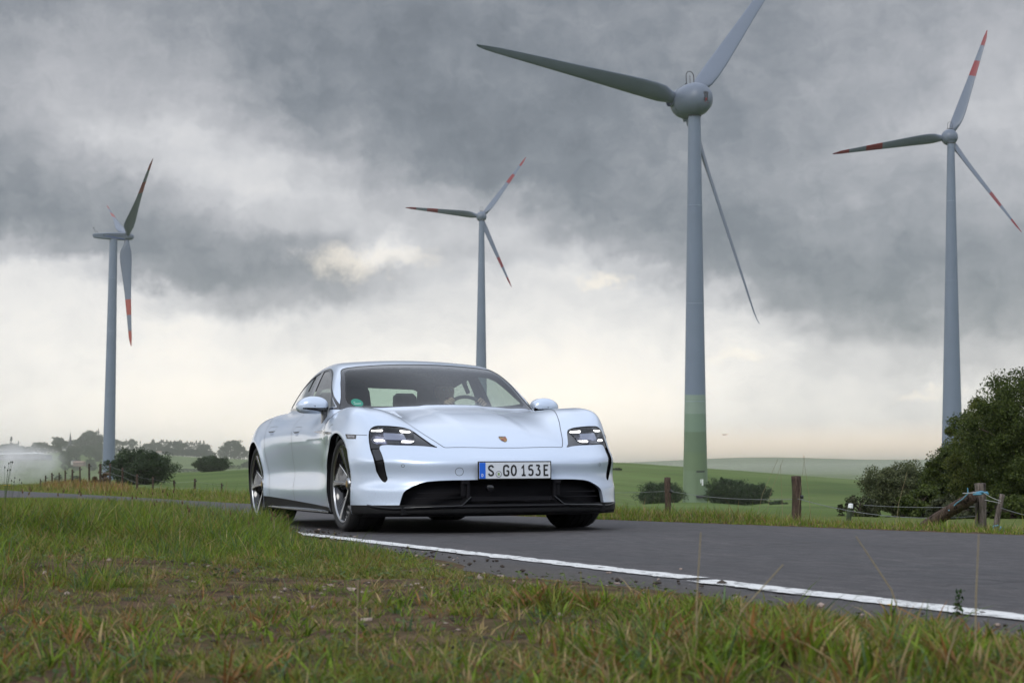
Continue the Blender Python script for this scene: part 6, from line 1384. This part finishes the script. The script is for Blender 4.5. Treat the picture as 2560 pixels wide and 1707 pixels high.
    # fence left of the car
    root2 = thing('field_fence', 'long row of thin wooden posts with wire beyond the road at left', 'fence'); L = [(101, 1197, 1214, 100), (114, 1188, 1212, 98), (130, 1182, 1210, 96), (148, 1181, 1208, 92), (163, 1176, 1205, 88), (181, 1173, 1203, 84), (200, 1167, 1204, 80), (223, 1159, 1203, 76), (251, 1159, 1204, 72), (275, 1159, 1206, 70), (306, 1169, 1224, 66), (343, 1185, 1229, 64), (382, 1192, 1234, 66), (435, 1200, 1232, 70), (487, 1196, 1232, 74), (554, 1207, 1234, 78)]
    tops = []
    for i, (u, vt, vb, D) in enumerate(L): post('post', pt(u, vb+3, D), pt(u, vt, D), .036+.006*(i % 3), wd, root2, .92, 20+i); tops.append((u, vt, D))
    A = Acc()
    for (u0, v0, D0), (u1, v1, D1) in zip(tops, tops[1:]):
        for dv in (6, 22): A.tube(sag(pt(u0, v0+dv, D0), pt(u1, v1+dv, D1), .015, 6), [.0045]*6, 4)
    A.obj('wire', wire, root2)
    A = Acc()
    for u, vt, D in tops: A.tube([pt(u+2, vt+6, D-.1), pt(u+5, vt+6, D-.1)], [.03]*2, 6)
    A.obj('insulator', ins, root2)
def house(name, label, u, v, D, wpx, hpx, depth, wall, roof, rot=0, roofpx=None, windows=2, group=None):
    k = D/FPX; w, h = wpx*k, hpx*k; b = pt(u, v, D); o = thing(name, label, 'building', tuple(b), group); o.rotation_euler = (0, 0, math.radians(-rot)-YAW*-1)
    rh = (roofpx or hpx*.7)*k; bm = bmesh.new(); box(bm, (0, 0, h/2-1), (w, depth, h+2)); bm_obj('wall', bm, wall, o)
    bm = bmesh.new(); e = .4; P = [(-w/2-e, -depth/2-e, h), (w/2+e, -depth/2-e, h), (w/2+e, depth/2+e, h), (-w/2-e, depth/2+e, h), (-w/2-e, 0, h+rh), (w/2+e, 0, h+rh)]; v_ = [bm.verts.new(p) for p in P]
    for f in ((0, 1, 5, 4), (2, 3, 4, 5), (0, 4, 3), (1, 2, 5), (0, 3, 2, 1)): bm.faces.new([v_[i] for i in f])
    bm_obj('roof', bm, roof, o)
    for i in range(windows):
        bm = bmesh.new(); x = -w/2+w*(i+.5)/windows; box(bm, (x, -depth/2-.03, h*.55), (w*.10, .08, h*.30)); bm_obj('window', bm, M['gloss'], o)
    return o
def build_village():
    wl = mat('village_render', (.40, .38, .36), .8, var=.06, vscale=.3); rf = mat('slate_roof', (.035, .035, .045), .7, var=.2, vscale=.5); rr = mat('tile_roof', (.24, .15, .12), .8, var=.2, vscale=.5); pale = mat('pale_metal_roof', (.85, .85, .84), .3, metal=.2); st = mat('church_stone', (.20, .19, .20), .8)
    D = 2920; k = D/FPX; b = pt(175.5, 1128, D); ch = thing('church', 'church with a slim dark pointed spire on the village skyline', 'church', tuple(b)); ch.rotation_euler = (0, 0, -YAW*-1)
    bm = bmesh.new(); box(bm, (0, 0, 12*k*.5), (9*k, 9*k, 17*k)); bm_obj('tower', bm, st, ch)
    bm = bmesh.new(); bmesh.ops.create_cone(bm, cap_ends=True, segments=8, radius1=6.2*k, radius2=.10*k, depth=10*k, matrix=Matrix.Translation((0, 0, 19*k))); 
    bm_obj('spire_skirt', bm, rf, ch); bm = bmesh.new(); bmesh.ops.create_cone(bm, cap_ends=True, segments=8, radius1=4.4*k, radius2=.12*k, depth=34*k, matrix=Matrix.Translation((0, 0, 32*k+.5))); bm_obj('spire', bm, rf, ch)
    bm = bmesh.new(); box(bm, (0, 0, 50.5*k), (.25*k, .25*k, 5*k)); box(bm, (0, 0, 51*k), (1.4*k, .25*k, .3*k)); bm_obj('cross', bm, rf, ch)
    bm = bmesh.new(); box(bm, (-8*k, 0, 2*k), (16*k, 8*k, 10*k)); bm_obj('nave', bm, wl, ch)
    house('house', 'low reddish house in the trees below the church', 199, 1161, 2150, 25, 5, 14, mat('reddish_wall', (.20, .14, .13), .8), rr, 0, 4, 4); house('house', 'white gable wall beside the low reddish house', 188, 1158, 2160, 6, 6, 12, wl, rf, 30, 4, 1); house('house', 'small pale house in front of the church', 167, 1126, 2860, 14, 4, 14, wl, rf, 10, 3.4, 2); house('house', 'white farmhouse on the ridge right of the left turbine', 296, 1131, 2800, 15, 5, 14, wl, rf, -10, 4, 2); house('house', 'tiny pale house under the ridge wood', 398, 1133, 2860, 12, 3, 12, wl, rr, 0, 3, 2)
    b = pt(30, 1150, 560); h = thing('barn', 'long low barn with a bright pale roof behind the smoke at far left', 'building', tuple(b)); h.rotation_euler = (0, 0, -YAW*-1); k = 560/FPX
    bm = bmesh.new(); box(bm, (0, 0, 6.5*k), (172*k, 14, 13*k)); bm_obj('wall', bm, mat('barn_wall', (.20, .20, .21), .8), h)
    bm = bmesh.new(); v_ = [bm.verts.new(p) for p in ((-88*k, -7.5, 13.2*k), (84*k, -7.5, 14.8*k), (58*k, 0, 19.4*k), (-88*k, 0, 17.2*k), (-88*k, 7.5, 13.2*k), (84*k, 7.5, 14.8*k))]; bm.faces.new([v_[i] for i in (0, 1, 2, 3)]); bm.faces.new([v_[i] for i in (3, 2, 5, 4)]); bm.faces.new([v_[i] for i in (1, 5, 2)]); bm_obj('roof', bm, pale, h)
    for u, vt, vb, lab in ((245.5, 1071, 1104, 'tall thin radio mast left of the left turbine'), (197, 1094, 1116, 'short faint mast between the church and the radio mast'), (315, 1096, 1122, 'faint thin mast just right of the left turbine tower'), (382, 1096, 1112, 'faint thin mast above the ridge wood')):
        D = 3000; p = pt(u, vb+8, D); k = D/FPX; o = thing('radio_mast', lab, 'mast', tuple(p)); H = (vb+8-vt)*k; A = Acc(); wv = 1.0 if u < 250 and u > 240 else .55
        for a in (0, 2.1, 4.2): A.tube([(wv*math.cos(a), wv*math.sin(a), 0), (.15*math.cos(a), .15*math.sin(a), H)], [.30*wv]*2, 4)
        for z in np.linspace(0, H, 14): A.tube([(wv*math.cos(a), wv*math.sin(a), z) for a in (0, 2.1, 4.2, 6.3)], [.14]*4, 4)
        A.obj('lattice', M['frit'], o); A = Acc(); A.tube([(0, 0, H*.90), (0, 0, H*.97)], [.8*wv]*2, 8); A.obj('antenna', M['frit'], o)
def build_weeds():
    stem = mat('weed_stem', (.05, .028, .018), .8); seedm = mat('seed_head', (.10, .055, .03), .9, var=.4, vscale=60); lf = leaf_mat('mugwort_leaves', (.010, .016, .006), (.045, .055, .018), .2, vs=20); wf = mat('white_blossom', (.55, .56, .44), .7, var=.2, vscale=80); yf = mat('yellow_blossom', (.80, .48, .02), .6, var=.1, vscale=50); gs = mat('green_stem', (.06, .09, .03), .8); st = mat('dry_stalk', (.26, .21, .12), .8); nl = leaf_mat('nettle_leaves', (.012, .035, .008), (.045, .085, .018), .3, vs=20)
    def leaves(A, C, n, s, rad, r):
        C = np.asarray(C); k = r.integers(0, len(C), n); P = C[k]+r.normal(size=(n, 3))*rad; nn = r.normal(size=(n, 3)); t = np.cross(nn, r.normal(size=(n, 3))); t /= np.linalg.norm(t, axis=1)[:, None]; b = np.cross(t, nn); b /= np.linalg.norm(b, axis=1)[:, None]; ss = (s*r.uniform(.5, 1.3, n))[:, None]
        A.add(np.stack([P-t*ss, P+b*ss*.4, P+t*ss, P-b*ss*.4], 1).reshape(-1, 3), np.arange(n*4).reshape(-1, 4))
    def plant(name, label, cat, pts, D, r0, leafm, n, s, rad, seed, group=None, start=.35, stemm=stem):
        r = np.random.default_rng(seed); P = [pt(u, v, D) for u, v in pts]; g = np.array([P[0][0], P[0][1], float(ground_z(P[0][0], P[0][1]))]); o = thing(name, label, cat, tuple(g), group); Q = [np.zeros(3)-np.array([0, 0, .01])]+[p-g for p in P[1:]]; A = Acc(); A.tube(Q, np.linspace(r0, r0*.35, len(Q)), 6); A.obj('stem', stemm, o); C = np.concatenate([np.linspace(a, b, 12) for a, b in zip(Q, Q[1:])]); C = C[int(len(C)*start):]; A = Acc(); leaves(A, C, n, s, rad, r); A.obj('leaves', leafm, o, smooth=False); return o
    plant('mugwort', 'dark brown weed standing upright at the left edge of the verge', 'weed', [(42, 1432), (36, 1385), (26, 1340), (22, 1288)], 8.4, .0035, lf, 520, .009, .010, 1); plant('mugwort', 'dark green weed spike leaning to the right at the left edge', 'weed', [(44, 1440), (78, 1390), (108, 1350), (131, 1312)], 8.4, .0035, lf, 520, .009, .009, 2); plant('mugwort', 'low dark weed tuft at the foot of the leaning spike', 'weed', [(60, 1432), (70, 1400), (66, 1372)], 8.5, .003, lf, 360, .010, .018, 3)
    for i, (pts, lab) in enumerate((([(76, 1400), (68, 1350), (60, 1318)], 'white flower spike beside the dark weeds'), ([(200, 1380), (196, 1318), (191, 1281)], 'white flower spike further right in the tall grass'), ([(182, 1370), (180, 1340), (176, 1314)], 'short pale flower cluster between the white spikes'))): plant('white_flower', lab, 'wild flower', pts, 8.8, .0014, wf, 90, .0045, .006, 10+i, None, .6, gs)
    plant('nettle', 'dark green nettle standing in front of the white line at lower right', 'weed', [(2392, 1600), (2395, 1560), (2392, 1520), (2400, 1478)], 4.55, .0018, nl, 150, .007, .0065, 20)
    # seed stalks over the tall grass and thin stalks against the fence
    r = np.random.default_rng(8); allst = [(60, 1318, 5, 1242, 'a'), (30, 1300, 27, 1150, 'tall')]
    def stalk(label, u0, v0, u1, v1, D, head, group, m=st, hm=seedm, hr=.0045, hl=.018, r0=.0011):
        b = pt(u0, v0, D); g = np.array([b[0], b[1], float(ground_z(b[0], b[1]))]); o = thing('seed_stalk', label, 'stalk', tuple(g), group); e = pt(u1, v1, D)-g; mid = e*.5+np.array([0, 0, .02*abs(e[2])]); mid[0] = e[0]*.35; mid[1] = e[1]*.35; A = Acc(); A.tube([np.zeros(3), mid, e], [r0*1.3, r0, r0*.7], 5); A.obj('stem', m, o)
        if head: A = Acc(); t = (e-mid)/np.linalg.norm(e-mid); A.tube([e-t*hl*.3, e, e+t*hl*.5, e+t*hl], [hr*.4, hr, hr*.8, hr*.2], 7); A.obj('seed_head', hm, o)
        return o
    grp = 'seed stalks over the tall grass'; lab = 'thin plantain stalk with a brown seed head above the tall grass at left'
    for i in range(46): u = r.uniform(10, 760); D = r.uniform(8.5, 12.5); v = r.uniform(1222, 1262)+(30 if u > 450 else 0)+(u > 560)*20; stalk(lab, u+r.uniform(-8, 8), 1380, u+r.uniform(-12, 12), v, D, True, grp)
    b = [(u, v) for u, v in ((85, 1192), (38, 1160), (108, 1166), (20, 1164), (100, 1156))]
    for u, v in ((12, 1169), (31, 1156), (22, 1159), (27, 1156), (19, 1176), (25, 1175)): stalk('tall thin weed with dark buds sticking up into the smoke at far left', 9, 1330, u, v, 9.5, True, 'dark budded stalks at far left', gs, mat_bud(), .004, .009, .0009)
    for u, v in ((29, 1202), (37, 1195), (49, 1200), (54, 1207), (35, 1205)): stalk('short thin weed with dark buds at far left above the road', 26 if u < 44 else 40, 1320, u, v, 9.7, True, 'short dark budded stalks at far left', gs, mat_bud(), .0035, .008, .0008)
    for i, (u0, u1, v1) in enumerate(((1885, 1945, 1147), (1908, 1958, 1148), (2030, 2008, 1137), (1993, 2012, 1139), (1957, 1951, 1160), (2235, 2268, 1178))): stalk('tall bent dry grass stalk rising in front of the right-hand field', u0, 1300, u1, v1, 15.5, False, 'tall dry stalks beyond the road', st, r0=.0016)
    for i, (u0, u1, v1, D) in enumerate(((1880, 1958, 1410, 3.4), (2280, 2140, 1340, 3.6), (2440, 2447, 1335, 3.2), (892, 895, 1452, 3.6), (1740, 1752, 1330, 3.3), (2360, 2395, 1570, 3.0))): stalk(('long blurred grass stalk leaning right, close to the camera', 'blurred stalk leaning left across the road at right', 'upright blurred stalk below the corner fence post', 'blurred stalk in the bare soil left of centre', 'upright blurred stalk below the nearest turbine', 'thick pale stalk beside the nettle')[i], u0-80*(i == 0), 1700, u1, v1, D, False, 'blurred stalks close to the camera', st, r0=.0014)
    # yellow flowers
    for i, (u, v, D, s, lab) in enumerate(((2225, 1512, 4.6, .010, 'small orange-yellow flower by the white line at lower right'), (13, 1213, 9.6, .014, 'yellow flower at the left edge, left of a second one'), (23, 1213, 9.7, .014, 'yellow flower at the left edge, right of the first one'), (1923, 1531, 4.2, .011, 'orange flower in the grass left of the dry stalks'))):
        b = pt(u, v, D); g = np.array([b[0], b[1], float(ground_z(b[0], b[1]))]); o = thing('yellow_flower', lab, 'wild flower', tuple(g)); e = b-g; A = Acc(); A.tube([np.zeros(3), e], [.0012, .001], 5); A.obj('stem', gs, o); A = Acc()
        for q in range(10): a = q*.628; A.add(np.array([e, e+s*np.array([math.cos(a-.25)*.7, math.sin(a-.25)*.7, .25]), e+s*np.array([math.cos(a), math.sin(a), .3]), e+s*np.array([math.cos(a+.25)*.7, math.sin(a+.25)*.7, .25])]), np.array([(0, 1, 2, 3)]))
        A.obj('petals', yf, o, smooth=False)
    # small bird over the field
    b = pt(1813, 1087, 300); o = thing('bird', 'tiny distant bird gliding over the right-hand field', 'bird', tuple(b)); V = np.array([(-.55, .1, .12), (-.2, .05, .10), (0, -.25, 0), (.2, .05, .10), (.55, .1, .12), (0, .25, -.02), (-.08, .5, 0), (.08, .5, 0)]); mesh_np('body', V*1.2, np.array([(0, 2, 5), (0, 1, 5), (2, 4, 5), (3, 4, 5), (5, 6, 7), (1, 2, 3)]), mat('bird_feathers', (.25, .16, .12), .8), o, smooth=False)
_bud = []
def mat_bud():
    if not _bud: _bud.append(mat('dark_bud', (.02, .022, .012), .9))
    return _bud[0]
def build_air():
    def vol(name, density, col, aniso=0.0):
        m = bpy.data.materials.new(name); m.use_nodes = True; nt = m.node_tree; nt.nodes.remove(nt.nodes['Principled BSDF']); t = NT(nt); v = t.n('ShaderNodeVolumePrincipled'); v.inputs['Color'].default_value = (*col, 1); v.inputs['Anisotropy'].default_value = aniso; nt.links.new(v.outputs[0], nt.nodes['Material Output'].inputs['Volume'])
        v.inputs['Density'].default_value = density; return m, v, t
    m, v, t = vol('air', HAZE, (1.0, .985, .985), .82)
    bm = bmesh.new(); box(bm, (2600, 6000, 30), (14000, 14200, 184)); o = bm_obj('haze', bm, m); tag(o, 'thin bluish haze filling the valley air', 'haze', kind='stuff')
    m, v, t = vol('mist', .00033, (.98, .99, 1.0), .86); fw = math.pi/2-math.atan2(CWH[1], CWH[0])
    bm = bmesh.new(); box(bm, (0, 0, 0), (11000, 4300, 40)); o = bm_obj('valley_mist', bm, m, loc=(CAM[0]+CWH[0]*5700, CAM[1]+CWH[1]*5700, 12), rot=(0, 0, -fw)); tag(o, 'pale mist lying in the far valley before the last ridge', 'mist', kind='stuff')
    # drifting smoke at far left
    m, v, t = vol('smoke', .1, (.96, .94, .95)); co = t.n('ShaderNodeTexCoord').outputs['Object']; n = t.noise(co, .16, 5, .6); ln = t.n('ShaderNodeVectorMath', operation='LENGTH', ins={0: t.v('MULTIPLY', co, (1/13.0, 1/13.0, 1/5.2))}).outputs['Value']
    d = t.m('MULTIPLY', t.m('MULTIPLY', t.sm(n, .40, .66), t.m('SUBTRACT', 1.0, t.sm(ln, .35, 1.0))), SMOKE); t.t.links.new(d, v.inputs['Density'])
    bm = bmesh.new(); bmesh.ops.create_icosphere(bm, subdivisions=3, radius=1, matrix=Matrix.Diagonal((13, 13, 5.2, 1))); o = bm_obj('smoke', bm, m, loc=tuple(pt(10, 1160, 330))); tag(o, 'grey smoke drifting low over the valley at far left', 'smoke', kind='stuff')
HAZE = .00016; SMOKE = .22
build_terrain(); build_road(); build_grass(); build_trees(); build_turbines(); build_fences(); build_village(); build_weeds()
build_car(); build_driver(); build_air()
